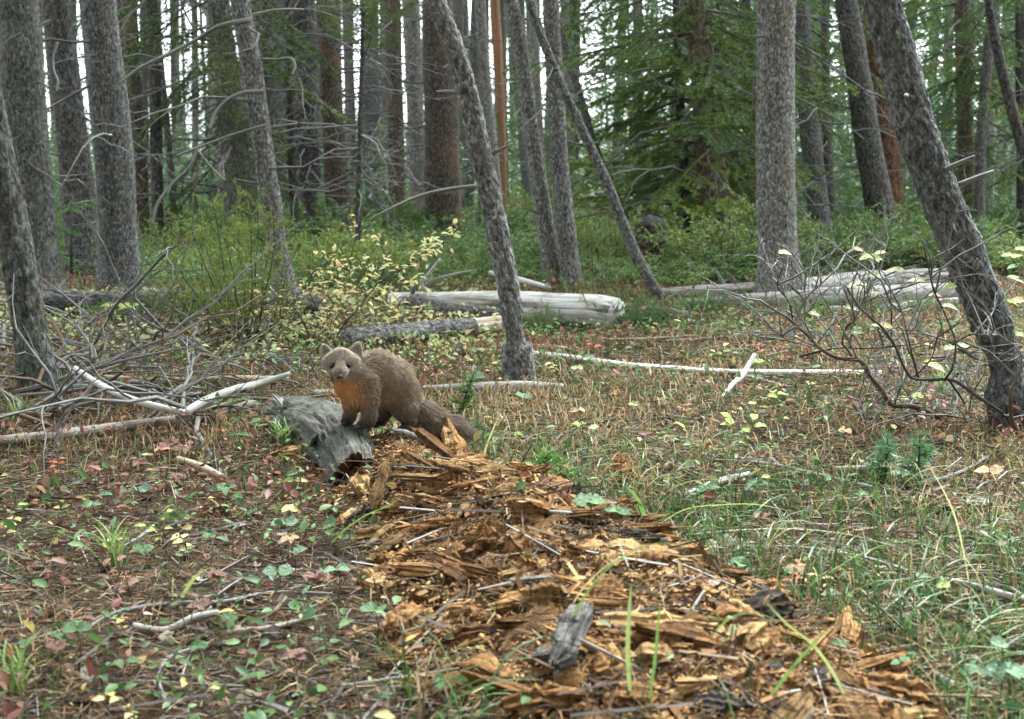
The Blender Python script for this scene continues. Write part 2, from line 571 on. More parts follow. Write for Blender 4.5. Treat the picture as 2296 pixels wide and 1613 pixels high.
# ================================================================ foliage prototypes
def needle_brush(mb, P, length, width, per_m, col_a, col_b, r, spread=1.0, up=.25, flat=.5):
    """needles (single thin triangles) along a twig path P"""
    s = np.concatenate([[0], np.cumsum(np.linalg.norm(np.diff(P, axis=0), axis=1))])
    n = max(3, int(per_m * s[-1]))
    t = r.uniform(0, s[-1], n)
    B = np.stack([np.interp(t, s, P[:, k]) for k in range(3)], 1)
    T = nrm(np.stack([np.interp(t, s, np.gradient(P[:, k])) for k in range(3)], 1))
    side = perp(T, r)
    side[:, 2] *= flat
    side = nrm(side)
    d = nrm(T * r.uniform(.35, .9, (n, 1)) + side * spread + np.array((0, 0, up)))
    w = perp(d, r)
    L = length * r.uniform(.6, 1.15, (n, 1))
    V, F = scatter([(-.5, 0, 0), (.5, 0, 0), (.1, 1, 0)], [[(0, 1, 2)]], B, w * width, d * L, d * 0)
    c = col_a + (col_b - col_a) * r.random((n, 1)) ** 1.3
    mb.add(V, F, np.repeat(c, 3, 0))

A = np.array
def make_bough(seed, L=1.0, nl=.022, nw=.0045, per=420, ca=A((.022, .050, .020)), cb=A((.075, .125, .045)), droop=.25, side=.42, bare=.15, up=.2):
    r = np.random.default_rng(seed)
    mb = MB()
    tt = np.linspace(0, 1, 9)
    main = np.stack([tt * L, .06 * L * np.sin(tt * 3 + seed), -droop * L * tt ** 1.6 + .12 * L * tt ** 3], 1)
    V, F, tc = tube(main, np.linspace(.010, .003, 9) * L, 4, False)
    mb.add(V, F, (.075, .06, .048))
    n = 15
    for q in range(n):
        t = bare + (1 - bare) * (q + r.random() * .7) / n
        b = A([np.interp(t, tt, main[:, k]) for k in range(3)])
        sg = 1 if q % 2 else -1
        l = side * L * (1 - .75 * t) * r.uniform(.65, 1.15)
        dd = nrm(A((.75, sg * r.uniform(.6, 1.1), r.uniform(-.35, .05))))
        u = np.linspace(0, 1, 5)[:, None]
        p = b + dd * l * u + A((0, 0, -.25 * l)) * u ** 2
        V, F, tc = tube(p, np.linspace(.004, .0015, 5) * L, 3, False)
        mb.add(V, F, (.08, .062, .045))
        needle_brush(mb, p, nl, nw, per, ca, cb, r, 1.0, up)
        for h in (.35, .6, .8):
            d2 = nrm(dd + A((.5, -sg * .6 if r.random() < .5 else sg * .5, -.1)))
            p0 = p[0] + (p[-1] - p[0]) * h
            p2 = p0 + d2 * l * .38 * np.linspace(0, 1, 4)[:, None]
            needle_brush(mb, p2, nl, nw, per, ca, cb, r, 1.0, up)
    needle_brush(mb, main[3:], nl, nw, per, ca, cb, r, 1.0, up)
    return mb.mesh('bough', False)

SPRUCE = [make_bough(s, ca=A((.05, .10, .03)), cb=A((.25, .34, .09)), per=560) for s in (1, 2, 3, 4)]
LUSH = [make_bough(s, nl=.034, nw=.0055, ca=A((.09, .15, .035)), cb=A((.36, .44, .11)), per=620, droop=.1, up=.55) for s in (11, 12)]
FIRDK = [make_bough(s, nl=.03, nw=.006, ca=A((.045, .08, .025)), cb=A((.16, .21, .06)), droop=.4, per=330, bare=.25) for s in (5, 6)]
PINE = [make_bough(s, nl=.055, nw=.005, per=330, ca=A((.05, .085, .018)), cb=A((.15, .20, .05)), droop=.0, side=.36, bare=.45, up=.7) for s in (7, 8, 9)]

def make_dead(seed, drop=.3):
    r = np.random.default_rng(seed)
    mb = MB()
    def br(p0, d, L, rad, depth):
        n = 7
        u = np.linspace(0, 1, n)
        bend = r.normal(size=3) * .22
        p = p0 + d * L * u[:, None] + (bend - A((0, 0, drop * .5))) * L * (u ** 2)[:, None]
        p[1:-1] += r.normal(size=(n - 2, 3)) * L * .018
        V, F, tc = tube(p, rad * (1 - .8 * u), 5 if depth == 0 else 4, False)
        mb.add(V, F, (1, 1, 1), tc)
        if depth < 2:
            for q in range(r.integers(3, 6) if depth == 0 else r.integers(1, 4)):
                t = r.uniform(.2, .95)
                b = A([np.interp(t, u, p[:, k]) for k in range(3)])
                d2 = nrm(d + r.normal(size=3) * .75)
                br(b, d2, L * r.uniform(.25, .55) * (1 - .4 * t), rad * .5, depth + 1)
    br(A((0, 0, 0.)), A((1., 0, 0)), 1.0, .012, 0)
    return mb.mesh('dead_branch')
DEAD = [make_dead(20 + s, (.1, .3, .5, .7)[s % 4]) for s in range(8)]

def make_crown(seed, kind):
    """the living top of a tall tree: many boughs joined, 1 unit = 1 m, 6 m tall"""
    r = np.random.default_rng(seed)
    mb = MB()
    V, F, tc = tube(A([(0, 0, 0), (0, 0, 3), (0, 0, 6.2)]), A((.06, .04, .01)), 5, False)
    mb.add(V, F, (.08, .065, .05))
    for q in range(70):
        z = 6 * (q / 70) ** .9
        l = (1.35 if kind else 1.0) * (1 - z / 6.6) ** .7 * r.uniform(.6, 1.1) + .15
        a = r.uniform(0, 6.283)
        d = A((math.cos(a), math.sin(a), .15))
        u = np.linspace(0, 1, 4)[:, None]
        p = A((0, 0, z)) + d * l * u + A((0, 0, -.25 * l if kind else .15 * l)) * u ** 2
        V, F, tc = tube(p, np.linspace(.018, .006, 4), 3, False)
        mb.add(V, F, (.08, .065, .05))
        n = 60
        t = r.uniform(.25, 1.0, n)
        B = A((0, 0, z)) + d * l * t[:, None] + A((0, 0, -.25 * l if kind else .15 * l)) * t[:, None] ** 2 + r.normal(size=(n, 3)) * A((.14, .14, .06)) * (.4 + l * .6)
        dd = randdir(n, r) * .8 + d
        V, F = scatter([(-.5, 0, 0), (.5, 0, 0), (0, 1, 0)], [[(0, 1, 2)]], B, perp(nrm(dd), r) * .05, nrm(dd) * .16, dd * 0)
        c = A((.03, .06, .02)) + A((.06, .075, .03)) * r.random((n, 1))
        mb.add(V, F, np.repeat(c, 3, 0))
    return mb.mesh('crown', False)
CROWN = [make_crown(31, 0), make_crown(32, 1), make_crown(33, 0)]

# ================================================================ trees
def bark_disp(amp, sc, seed):
    def f(tc):
        p = tc * A((sc, sc, sc * .72))
        b, s2, idn = worley(p + fbm(p * .6, 2, seed)[:, None] * .5, seed)
        plate = np.clip((s2 - b) * 2.2, 0, 1)
        return amp * (plate * (.4 + .8 * idn) - .6) + amp * .7 * fbm(p * 2.3, 3, seed + 5) + amp * 1.2 * fbm(tc * A((8, 8, 3)), 2, seed + 9)
    return f

TREE_TOPS = []
def tree(name, label, cat, pts, mat, Y=None, group=None, k=16, detail=0, dead=0, dlen=(.4, 1.0), dz=(0.4, 2.6), dead_mat='twig_grey',
         boughs=None, height=11.0, crown=0, flare=1.5, seed=None, cone=False, dmesh=DEAD, stub=0):
    """pts: (px, py, width_px) from the base upwards; Y: distance when the base is out of sight"""
    seed = seed if seed is not None else int(abs(pts[0][0]) * 7 + len(label))
    r = np.random.default_rng(seed)
    if Y is None:
        b = gp(pts[0][0], pts[0][1]); Y = b[1]
    P = [at(x, y, Y) for x, y, w in pts]
    sc = Y / FWD[1] / FPX
    rad = [w * sc / 2 for x, y, w in pts]
    g0 = P[0].copy(); d0 = nrm(P[1] - P[0])
    if P[0][2] > gz1(P[0][0], Y) + .02:
        t = (P[0][2] - gz1(P[0][0], Y)) / max(d0[2], .3)
        g0 = P[0] - d0 * t
        P.insert(0, g0); rad.insert(0, rad[0] * 1.06)
    base = A((g0[0], g0[1], gz1(g0[0], g0[1])))
    P.insert(0, g0 - d0 * .12); rad.insert(0, rad[0] * flare)
    rad[1] *= 1 + (flare - 1) * .6
    P.insert(2, P[1] + d0 * .13); rad.insert(2, rad[1] / (1 + (flare - 1) * .6) * 1.02)
    # on up out of the frame, straightening
    d = nrm(P[-1] - P[-2]); top = P[-1].copy(); rr = rad[-1]
    nseg = 4
    step = max(.5, (height - top[2]) / nseg)
    for q in range(nseg):
        d = nrm(d * .8 + A((0, 0, .25)))
        top = top + d * step
        rr *= .86
        P.append(top.copy()); rad.append(rr)
    P = A(P); rad = A(rad)
    n = 26 if not detail else 26 + detail
    SP = spline(np.concatenate([P, rad[:, None]], 1), n * 2)
    if detail:      # finer rings where the camera sees them
        zz = SP[:, 2]
        vis = SP[zz < max(3.0, P[-5][2] + .3)]
        hi = SP[zz >= max(3.0, P[-5][2] + .3)]
        vis = spline(vis, detail)
        SP = np.concatenate([vis, hi])
    SP = SP.copy()
    L = len(SP)
    if not detail:
        SP[1:-1, :2] += (r.normal(size=(L - 2, 2)) * .03 * SP[1:-1, 3:4])
    root = thing(name, label, cat, base, group)
    amp = rad.max() * .10
    V, F, tc = tube(SP[:, :3] - base, SP[:, 3], k if not detail else 84, True,
                    bark_disp(min(amp, .0045), 34 if not detail else 52, seed) if (detail or k >= 16) else None)
    link('trunk', mesh_from('trunk', V, F, None, tc + A((seed % 13, seed % 7, 0))), M[mat], root)
    zs = SP[:, 2] - base[2]
    def onaxis(z):
        return A([np.interp(z, zs, SP[:, q] - (base[q] if q < 3 else 0)) for q in range(4)])
    for q in range(dead):
        z = r.uniform(*dz)
        c = onaxis(z)
        a = r.uniform(0, 6.283)
        l = r.uniform(*dlen)
        link('dead_branch', dmesh[r.integers(len(dmesh))], M[dead_mat], root, c[:3] + A((math.cos(a), math.sin(a), 0)) * c[3] * .8,
             (r.uniform(0, 6.28) * 0 + r.uniform(-.6, .6), r.uniform(-.45, .45), a), (l, l, l))
    for q in range(stub):
        z = r.uniform(.4, dz[1]); c = onaxis(z); a = r.uniform(2.2, 7.2)
        dd = A((math.cos(a), math.sin(a), r.uniform(-.1, .5)))
        l = r.uniform(.04, .16)
        V, F, tc = tube(c[:3] + dd * (c[3] * .7 + np.linspace(0, l, 4)[:, None]), A((.008, .007, .006, .003)), 6)
        link('branch_stub', mesh_from('branch_stub', V, F, None, tc), M['twig_grey'], root)
    if boughs:
        meshes, nb, (z0, z1), (l0, l1), pitch = boughs
        for q in range(nb):
            z = z0 + (z1 - z0) * (q + r.random()) / nb
            c = onaxis(z)
            a = q * 2.4 + r.uniform(-.5, .5)
            l = (l0 + (l1 - l0) * (z - z0) / (z1 - z0)) * r.uniform(.75, 1.15)
            link('bough', meshes[r.integers(len(meshes))], M['needles'], root, c[:3], (r.uniform(-.3, .3), pitch + r.uniform(-.15, .2), a), l)
    if crown is not None:
        c = onaxis(max(height - 4.2, 4.0))
        link('crown', CROWN[crown % 3], M['needles'], root, c[:3], (0, 0, r.uniform(0, 6)), r.uniform(.95, 1.25))
    return root

T_ = 'tree'
# --- foreground and middle trunks, left to right -----------------------------------------------
tree('pine_tree', 'slim dark pine trunk at the left edge leaning out of frame, nearest on the left', T_, [(92, 885, 80), (70, 760, 76), (46, 610, 74), (20, 460, 72), (-12, 300, 68)], 'bark_moss', detail=260, height=7, crown=0, stub=5)
tree('pine_tree', 'thick grey lichen-flecked pine trunk behind the slim leaning one at the left edge', T_, [(88, 672, 112), (78, 560, 104), (64, 380, 96), (52, 200, 92), (42, 40, 88)], 'bark_moss', detail=220, height=13, crown=1, dead=5, dz=(0.72, 2.1), stub=4)
tree('pine_tree', 'dark leaning pine trunk with rusty patches between the two thick grey trunks at left', T_, [(190, 600, 82), (178, 480, 76), (160, 300, 68), (140, 120, 62), (130, 40, 60)], 'bark_dark', Y=8.8, k=32, height=12, crown=0, dead=12, dz=(0.64, 2), dlen=(.35, .8))
tree('pine_tree', 'straight thick charcoal-grey pine trunk with fine even bark, left of the shrubs', T_, [(268, 655, 92), (266, 540, 84), (256, 350, 84), (240, 180, 78), (226, 40, 72)], 'bark_grey', detail=220, height=13, crown=2, dead=4, dz=(0.72, 1.9), stub=3)
tree('pine_tree', 'brown scaly pine trunk close behind the straight charcoal-grey trunk', T_, [(314, 590, 44), (312, 480, 44), (304, 300, 38), (296, 140, 36), (290, 40, 34)], 'bark_brown', Y=11.5, k=24, height=13, crown=0, dead=6, dz=(0.72, 2.1))
tree('pine_tree', 'dark pine trunk showing over the right shoulder of the charcoal-grey trunk', T_, [(296, 560, 40), (292, 380, 36), (286, 200, 34), (282, 40, 34)], 'bark_dark', Y=13, k=16, height=13, crown=1, dead=6, dz=(0.72, 2.4))
tree('pine_tree', 'thin nearly black trunk with bright gaps on both sides, right of the brown scaly one', T_, [(356, 600, 30), (352, 440, 27), (348, 240, 26), (342, 40, 25)], 'bark_dark', Y=11, k=16, height=12, crown=0, dead=9, dz=(0.72, 2.1), dlen=(.3, .8))
tree('pine_tree', 'very thin dark trunk leaning left, beside the nearly black one', T_, [(392, 540, 17), (384, 400, 16), (372, 260, 15), (356, 100, 14)], 'bark_dark', Y=14, k=10, height=11, crown=None, dead=5, dz=(0.72, 2.4))
tree('spruce_tree', 'grey spruce trunk carrying rows of drooping dark boughs on its left side', T_, [(548, 530, 82), (538, 440, 72), (520, 280, 58), (505, 140, 52), (494, 40, 50)], 'bark_moss', Y=11.0, k=32, height=12, crown=1, dead=26, dz=(0.56, 2.6), dlen=(.5, 1.5), dead_mat='twig_dark', boughs=(FIRDK, 24, (.8, 2.6), (.8, 1.35), .4))
tree('pine_tree', 'slender curved brown-grey trunk in front of the spruce with drooping boughs', T_, [(645, 690, 52), (628, 590, 46), (606, 450, 46), (586, 300, 44), (564, 150, 44), (544, 40, 42)], 'bark_pale', Y=6.6, detail=180, height=9, crown=0, dead=7, dz=(0.56, 1.5), dlen=(.4, .8), stub=4)
tree('pine_tree', 'faint grey trunk behind the slender curved one', T_, [(622, 520, 50), (616, 300, 48), (610, 40, 46)], 'bark_grey', Y=17, k=16, height=14, crown=2, dead=10, dz=(0.72, 3.1))
tree('pine_tree', 'broad dark trunk left of a bright sky gap in the middle distance', T_, [(694, 530, 72), (688, 400, 64), (678, 200, 60), (672, 40, 58)], 'bark_dark', Y=12.5, k=24, height=13, crown=0, dead=40, dz=(0.72, 2.5), dlen=(.5, 1.2))
tree('pine_tree', 'narrow black trunk hugging the left side of the broad dark trunk', T_, [(664, 560, 22), (658, 420, 20), (652, 250, 17), (648, 60, 15)], 'bark_dark', Y=11.5, k=10, height=10, crown=None, dead=6, dz=(0.72, 2))
tree('pine_tree', 'brown flecked trunk with curling dead twigs, right of the broad dark trunk', T_, [(764, 530, 66), (756, 420, 54), (744, 240, 48), (734, 40, 46)], 'bark_brown', Y=11.8, k=24, height=13, crown=2, dead=40, dz=(0.56, 2.4), dlen=(.4, 1.0))
tree('pine_sapling', 'pole-thin young pine with a tuft of green needles at the top of the picture', T_, [(802, 610, 15), (804, 450, 13), (808, 280, 12), (813, 110, 11)], 'bark_dark', Y=9.0, k=10, height=2.6, crown=None, dead=10, dz=(0.4, 1.1), dlen=(.25, .7), boughs=(PINE, 22, (1.42, 1.95), (.35, .5), -.4))
tree('pine_tree', 'grey trunk in the far middle, left of the two narrow brown trunks', T_, [(838, 510, 46), (832, 300, 42), (828, 40, 40)], 'bark_grey', Y=18, k=16, height=14, crown=0, dead=16, dz=(0.72, 3.1))
tree('pine_tree', 'narrow brown trunk, left one of the pair before the biggest brown trunk', T_, [(892, 520, 44), (888, 380, 40), (884, 200, 36), (880, 40, 36)], 'bark_brown', Y=14, k=16, height=13, crown=1, dead=40, dz=(0.64, 2.6), dlen=(.5, 1.2))
tree('pine_tree', 'narrow grey-brown trunk just left of the biggest brown trunk', T_, [(942, 540, 42), (936, 400, 40), (930, 220, 38), (922, 40, 38)], 'bark_pale', Y=14.5, k=16, height=13, crown=0, dead=12, dz=(0.64, 2.6))
tree('pine_tree', 'biggest brown trunk in the centre with orange-flecked scaly bark', T_, [(997, 545, 88), (993, 420, 80), (988, 220, 74), (982, 40, 66)], 'bark_brown', Y=12.8, detail=160, height=14, crown=2, dead=7, dz=(0.64, 2.5), stub=5)
tree('pine_tree', 'slim grey pine leaning left in front of the biggest brown trunk, behind the marten', T_, [(1166, 862, 62), (1160, 790, 54), (1142, 660, 50), (1112, 500, 48), (1075, 330, 44), (1032, 150, 42), (992, 40, 40)], 'bark_pale', detail=320, height=6.5, crown=0, stub=6)
tree('dead_tree', 'bare orange barkless snag with a smooth glowing trunk in the middle distance', T_, [(1134, 560, 14), (1129, 400, 15), (1122, 240, 21), (1116, 120, 22), (1111, 40, 22)], 'wood_orange', Y=15, k=20, height=9, crown=None, flare=1.0, dead=4, dz=(0.72, 2.4))
tree('pine_tree', 'weathered grey trunk between the leaning pine and the orange snag', T_, [(1118, 545, 34), (1106, 400, 32), (1090, 220, 28), (1078, 40, 26)], 'bark_pale', Y=14, k=16, height=12, crown=1, dead=10, dz=(0.72, 2.4))
tree('pine_tree', 'left one of two slim grey trunks right of the orange snag', T_, [(1248, 660, 48), (1230, 550, 42), (1210, 420, 37), (1186, 250, 34), (1160, 70, 33), (1154, 40, 32)], 'bark_pale', Y=8.0, detail=150, height=10, crown=0, dead=4, dz=(0.72, 1.6), dlen=(.3, .6), stub=3)
tree('pine_tree', 'right one of two slim grey trunks right of the orange snag', T_, [(1284, 662, 48), (1272, 540, 44), (1258, 400, 40), (1246, 220, 38), (1236, 40, 36)], 'bark_pale', Y=7.9, detail=150, height=10, crown=2, dead=4, dz=(0.72, 1.6), dlen=(.3, .6), stub=4)
tree('leaning_pole', 'thin dead pole leaning steeply left, its foot by the grey fallen logs', T_, [(1496, 700, 26), (1440, 600, 26), (1400, 510, 25), (1352, 390, 24), (1300, 280, 23), (1258, 190, 22), (1200, 40, 20)], 'bark_grey', Y=7.2, k=20, height=3.4, crown=None, flare=1.0, dead=3, dz=(0.72, 1.4), dlen=(.2, .4))
tree('leaning_pole', 'short leaning pole above and right of the steep dead pole', T_, [(1470, 560, 18), (1400, 480, 18), (1345, 360, 18), (1305, 230, 17), (1268, 110, 16)], 'bark_grey', Y=11.0, k=12, height=5, crown=None, dead=4, dz=(0.72, 1.6), dlen=(.2, .5))
tree('pine_tree', 'slight grey trunk seen between the two slim trunks and the orange snag', T_, [(1192, 540, 20), (1178, 400, 18), (1160, 200, 17), (1150, 40, 16)], 'bark_grey', Y=17, k=10, height=12, crown=1, dead=6, dz=(0.72, 2.9))
tree('pine_tree', 'thin grey trunk between the two slim trunks, farther back', T_, [(1226, 560, 22), (1214, 380, 21), (1204, 200, 20), (1196, 40, 19)], 'bark_pale', Y=16, k=10, height=12, crown=0, dead=4, dz=(0.72, 2.9))
tree('spruce_tree', 'brown spruce trunk ringed by dense bushy green boughs, right of centre', T_, [(1612, 530, 84), (1600, 420, 70), (1580, 240, 54), (1560, 40, 46)], 'bark_brown', Y=10.5, k=32, height=12, crown=1, dead=46, dz=(0.36, 2.4), dlen=(.5, 1.4), dead_mat='twig_dark', boughs=(SPRUCE, 30, (.75, 2.6), (1.15, 1.4), .22))
tree('spruce_tree', 'small dark trunk at the foot of the bushy green boughs', T_, [(1546, 540, 34), (1540, 440, 28), (1530, 300, 22), (1520, 120, 16)], 'bark_dark', Y=10.9, k=12, height=4.2, crown=None, dead=22, dz=(0.28, 1.1), dlen=(.4, .9), dead_mat='twig_dark', boughs=(LUSH, 40, (.45, 2.0), (1.1, .7), .05))
tree('spruce_tree', 'narrow dark trunk tucked against the thick pale trunk', T_, [(1694, 480, 36), (1688, 350, 32), (1680, 200, 28), (1672, 40, 26)], 'bark_dark', Y=13, k=12, height=11, crown=1, dead=26, dz=(0.64, 2.5), dead_mat='twig_dark', boughs=(SPRUCE, 14, (.9, 2.6), (.9, 1.1), .3))
tree('pine_tree', 'thick pale grey trunk with a flared foot right of centre, lightest bark of all', T_, [(1752, 690, 112), (1748, 600, 98), (1740, 450, 88), (1738, 250, 84), (1740, 40, 82)], 'bark_pale', Y=6.9, detail=260, height=13, crown=0, flare=1.35, stub=4)
tree('pine_tree', 'dark leaning trunk directly right of the thick pale trunk', T_, [(1842, 505, 48), (1828, 400, 46), (1810, 240, 42), (1796, 40, 38)], 'bark_grey', Y=12, k=24, height=13, crown=2, boughs=(SPRUCE, 9, (1.2, 2.6), (.8, 1.2), .4), dead=10, dz=(0.56, 2.2))
tree('pine_tree', 'thin dark trunk behind the dark leaning trunk right of the pale one', T_, [(1866, 520, 24), (1858, 380, 22), (1852, 200, 20), (1850, 40, 18)], 'bark_dark', Y=12.8, k=12, height=12, crown=0, dead=14, dz=(0.56, 2.2))
tree('pine_tree', 'sturdy dark leaning trunk left of the nearest right-hand leaning trunk', T_, [(1976, 500, 66), (1964, 420, 60), (1944, 300, 56), (1922, 160, 52), (1902, 40, 48)], 'bark_dark', Y=10.5, k=32, height=12, crown=1, dead=9, dz=(0.64, 2))
tree('pine_tree', 'reddish-brown trunk partly hidden behind the sturdy dark leaning trunk', T_, [(2006, 490, 52), (1996, 380, 50), (1980, 220, 48), (1962, 40, 46)], 'bark_red', Y=13, k=16, height=13, crown=2, dead=5, dz=(0.72, 2.4))
tree('pine_tree', 'large rough-barked trunk leaning hard left at the right side, nearest on the right', T_, [(2286, 960, 96), (2262, 850, 92), (2222, 720, 92), (2170, 590, 90), (2112, 450, 88), (2058, 300, 86), (2022, 170, 84), (1986, 40, 80)], 'bark_grey', detail=420, height=6, crown=0, stub=8)
tree('pine_tree', 'brown straight trunk at the right with green boughs round it', T_, [(2168, 480, 38), (2166, 330, 36), (2158, 40, 34)], 'bark_brown', Y=14, k=16, height=13, crown=1, boughs=(SPRUCE, 16, (.9, 3.0), (1.1, 1.4), .2), dead=10, dz=(0.64, 2.6))
tree('pine_tree', 'slim grey trunk right of the brown straight trunk', T_, [(2196, 480, 24), (2200, 320, 23), (2212, 160, 22), (2222, 40, 21)], 'bark_grey', Y=13, k=12, height=12, crown=0, boughs=(SPRUCE, 10, (1.3, 2.8), (.9, 1.3), .2), dead=8, dz=(0.64, 2.4))
tree('leaning_pole', 'thin black trunk slanting across the top right corner', T_, [(2330, 460, 28), (2296, 340, 26), (2262, 220, 24), (2236, 110, 22), (2222, 40, 20)], 'bark_dark', Y=9, k=16, height=4, crown=None, dead=6, dz=(0.72, 1.5), dlen=(.3, .6))
tree('pine_tree', 'dark trunk cut by the right edge of the picture', T_, [(2292, 500, 24), (2290, 300, 23), (2288, 40, 22)], 'bark_dark', Y=13.5, k=12, height=12, crown=1, boughs=(SPRUCE, 16, (.6, 2.8), (1.0, 1.3), .2), dead=6, dz=(0.72, 2.4))

# --- farther trunks that only show as thin stems between the others ---------------------------
far_rng = np.random.default_rng(404)
FAR = []
tries = 0
while len(FAR) < 175 and tries < 9000:
    tries += 1
    y = far_rng.uniform(16.5, 55)
    px = far_rng.uniform(-60, 2360)
    if px > 1300 and far_rng.random() < .35: continue
    x = (px - CX) / FPX * y
    if all((x - a) ** 2 + (y - b) ** 2 > .7 for a, b in FAR):
        FAR.append((x, y))
FARM = ['bark_grey', 'bark_pale', 'bark_pale', 'bark_brown', 'bark_grey', 'bark_pale']
trunk_protos = []
for q in range(8):
    r = np.random.default_rng(900 + q)
    n = 22
    zz = np.linspace(-.3, 14, n)
    lean = r.normal(size=2) * .045
    bow = r.normal(size=2) * .12
    P = np.stack([lean[0] * zz + bow[0] * np.sin(zz * .35), lean[1] * zz + bow[1] * np.sin(zz * .3), zz], 1)
    V, F, tc = tube(P, r.uniform(.085, .15) * (1 - .6 * zz / 15), 12, True, bark_disp(.006, 22, 900 + q))
    trunk_protos.append((mesh_from('trunk', V, F, None, tc), P))
def band(px):
    for lim, nm in ((420, 'left edge of the picture'), (900, 'left middle of the picture'), (1320, 'centre of the picture'), (1800, 'right middle of the picture'), (9999, 'right edge of the picture')):
        if px < lim: return nm
for q, (x, y) in enumerate(FAR):
    r = np.random.default_rng(5000 + q)
    px = CX + x / y * FPX
    wh = band(px)
    t = thing('background_pine', 'thin distant conifer trunk deep in the forest at the ' + wh, 'tree', (x, y, gz1(x, y)), 'distant trunks at the ' + wh)
    me, P = trunk_protos[q % 8]
    rz = r.uniform(0, 6.28)
    mm = me if len(me.materials) else me
    o = link('trunk', me, M[FARM[q % 8 % 6]], t, (0, 0, 0), (0, 0, rz), 1.0)
    s = r.uniform(.45, 1.1)
    o.scale = (s, s, 1)
    zc = r.uniform(6.5, 10.5)
    link('crown', CROWN[q % 3], M['needles'], t, (0, 0, zc), (0, 0, rz), r.uniform(1.0, 1.3))
    for b in range(3):
        z = r.uniform(.8, 4.5); a = r.uniform(0, 6.28); l = r.uniform(.7, 1.6)
        link('dead_branch', DEAD[r.integers(8)], M['twig_grey'], t, (0, 0, z), (0, r.uniform(-.3, .3), a), l)

# --- wood behind and beside the viewer, unseen: added to block low sky light
for q in range(34):
    r = np.random.default_rng(7000 + q)
    a = math.pi * (1.0 + (q + .5) / 34) + r.uniform(-.05, .05)
    d = 4.2 + (q * 5 % 7) * 1.6 + r.uniform(0, 1.2)
    x, y = d * math.cos(a), d * math.sin(a) + .6
    t = thing('background_pine', 'unseen conifer added behind the viewer, outside the picture, to block low sky light', 'tree', (x, y, gz1(x, y)), 'unseen trees added behind the viewer to block sky light')
    me, P = trunk_protos[q % 8]
    link('trunk', me, None, t, (0, 0, 0), (0, 0, r.uniform(0, 6)), 1.0)
    link('crown', CROWN[q % 3], M['needles'], t, (0, 0, r.uniform(1.2, 4.0)), (0, 0, r.uniform(0, 6)), r.uniform(1.3, 1.7))

# --- the leafage of the far wood that reads as one mass ---------------------------------------
def far_foliage():
    r = np.random.default_rng(77)
    mb = MB()
    n = 3000
    y = r.uniform(16, 66, n)
    px = r.uniform(-150, 2450, n)
    x = (px - CX) / FPX * y
    right = sstep(1150, 1500, px)
    z = r.uniform(0, 1, n) ** 1.25 * (1.6 + .145 * y)
    ez = (z - CAM_H) / y
    # openings where the sky comes through: more of them left and centre
    gap = fbm(np.stack([px * .012, ez * 9, y * .02], 1), 3, 5)
    low = sstep(.055, .02, ez)
    keep = r.random(n) < np.clip(.20 + .62 * right + .7 * low + .75 * gap - .2 * (1 - right) * sstep(.02, .08, ez), .05, 1)
    for X, Yy, Z, rt in zip(x[keep], y[keep], z[keep], right[keep]):
        m = int(r.integers(70, 130))
        C = A((X, Yy, Z + gz1(X, Yy)))
        sp = A((.55, .55, .28)) * r.uniform(.7, 1.5)
        B = C + r.normal(size=(m, 3)) * sp
        B[:, 2] -= .25 * np.linalg.norm((B - C)[:, :2], axis=1)
        d = nrm(r.normal(size=(m, 3)) * A((1, 1, .5)) + A((0, 0, r.uniform(-.4, .5))))
        V, F = scatter([(-.5, 0, 0), (.5, 0, 0), (0, 1, 0)], [[(0, 1, 2)]], B, perp(d, r) * .045, d * r.uniform(.12, .26), d * 0)
        k = r.random()
        c = (A((.13, .21, .08)) if k < .5 else A((.19, .25, .08)) if k < .8 else A((.10, .17, .10))) * r.uniform(.7, 1.35, (m, 1))  # distance haze put into the colour: greens lightened instead of a volume
        mb.add(V, F, np.repeat(c, 3, 0))
    return mb.mesh('far_wood_foliage', False)
tag(link('far_wood_foliage', far_foliage(), M['needles']), 'green leafage, lightened in place of haze, of the distant forest behind the trunks', 'foliage', kind='stuff')

# ================================================================ juniper thicket and other shrubs
def make_juniper(seed, w=.7, h=.5, ca=A((.040, .085, .027)), cb=A((.30, .42, .13)), nst=28, nl=.024, nw=.009, per=230):
    r = np.random.default_rng(seed)
    mb, st = MB(), MB()
    for q in range(nst):
        a = q * 2.399 + r.uniform(-.3, .3)
        rr = math.sqrt((q + .5) / nst)
        d = A((math.cos(a) * rr * w, math.sin(a) * rr * w, h * (1.05 - .55 * rr * rr) * r.uniform(.7, 1.2)))
        u = np.linspace(0, 1, 7)[:, None]
        p = d * u * A((1, 1, 0)) + A((0, 0, d[2])) * (u ** 1.5) + r.normal(size=(7, 3)) * .01
        V, F, tc = tube(p, np.linspace(.008, .002, 7), 4, False)
        st.add(V, F, (1, 1, 1), tc)
        for s in range(9):
            t = r.uniform(.35, 1.0)
            b = A([np.interp(t, u[:, 0], p[:, k]) for k in range(3)])
            dd = nrm(d * .5 + r.normal(size=3) * A((.4, .4, .15)) + A((0, 0, .28)))
            l = r.uniform(.10, .20)
            uu = np.linspace(0, 1, 4)[:, None]
            pp = b + dd * l * uu + A((0, 0, -.03)) * uu ** 2
            needle_brush(mb, pp, nl, nw, per, ca, cb, r, .8, .2, .9)
            for s2 in range(2):
                d3 = nrm(dd + r.normal(size=3) * .6)
                needle_brush(mb, b + dd * l * r.uniform(.2, .7) + d3 * l * .45 * np.linspace(0, 1, 3)[:, None], nl, nw, per, ca, cb, r, .8, .2, .9)
    return mb.mesh('foliage', False), st.mesh('stem')
JUN = [make_juniper(s) for s in (41, 42, 43)] + [make_juniper(44, .6, .65, A((.09, .14, .03)), A((.34, .40, .12)))]
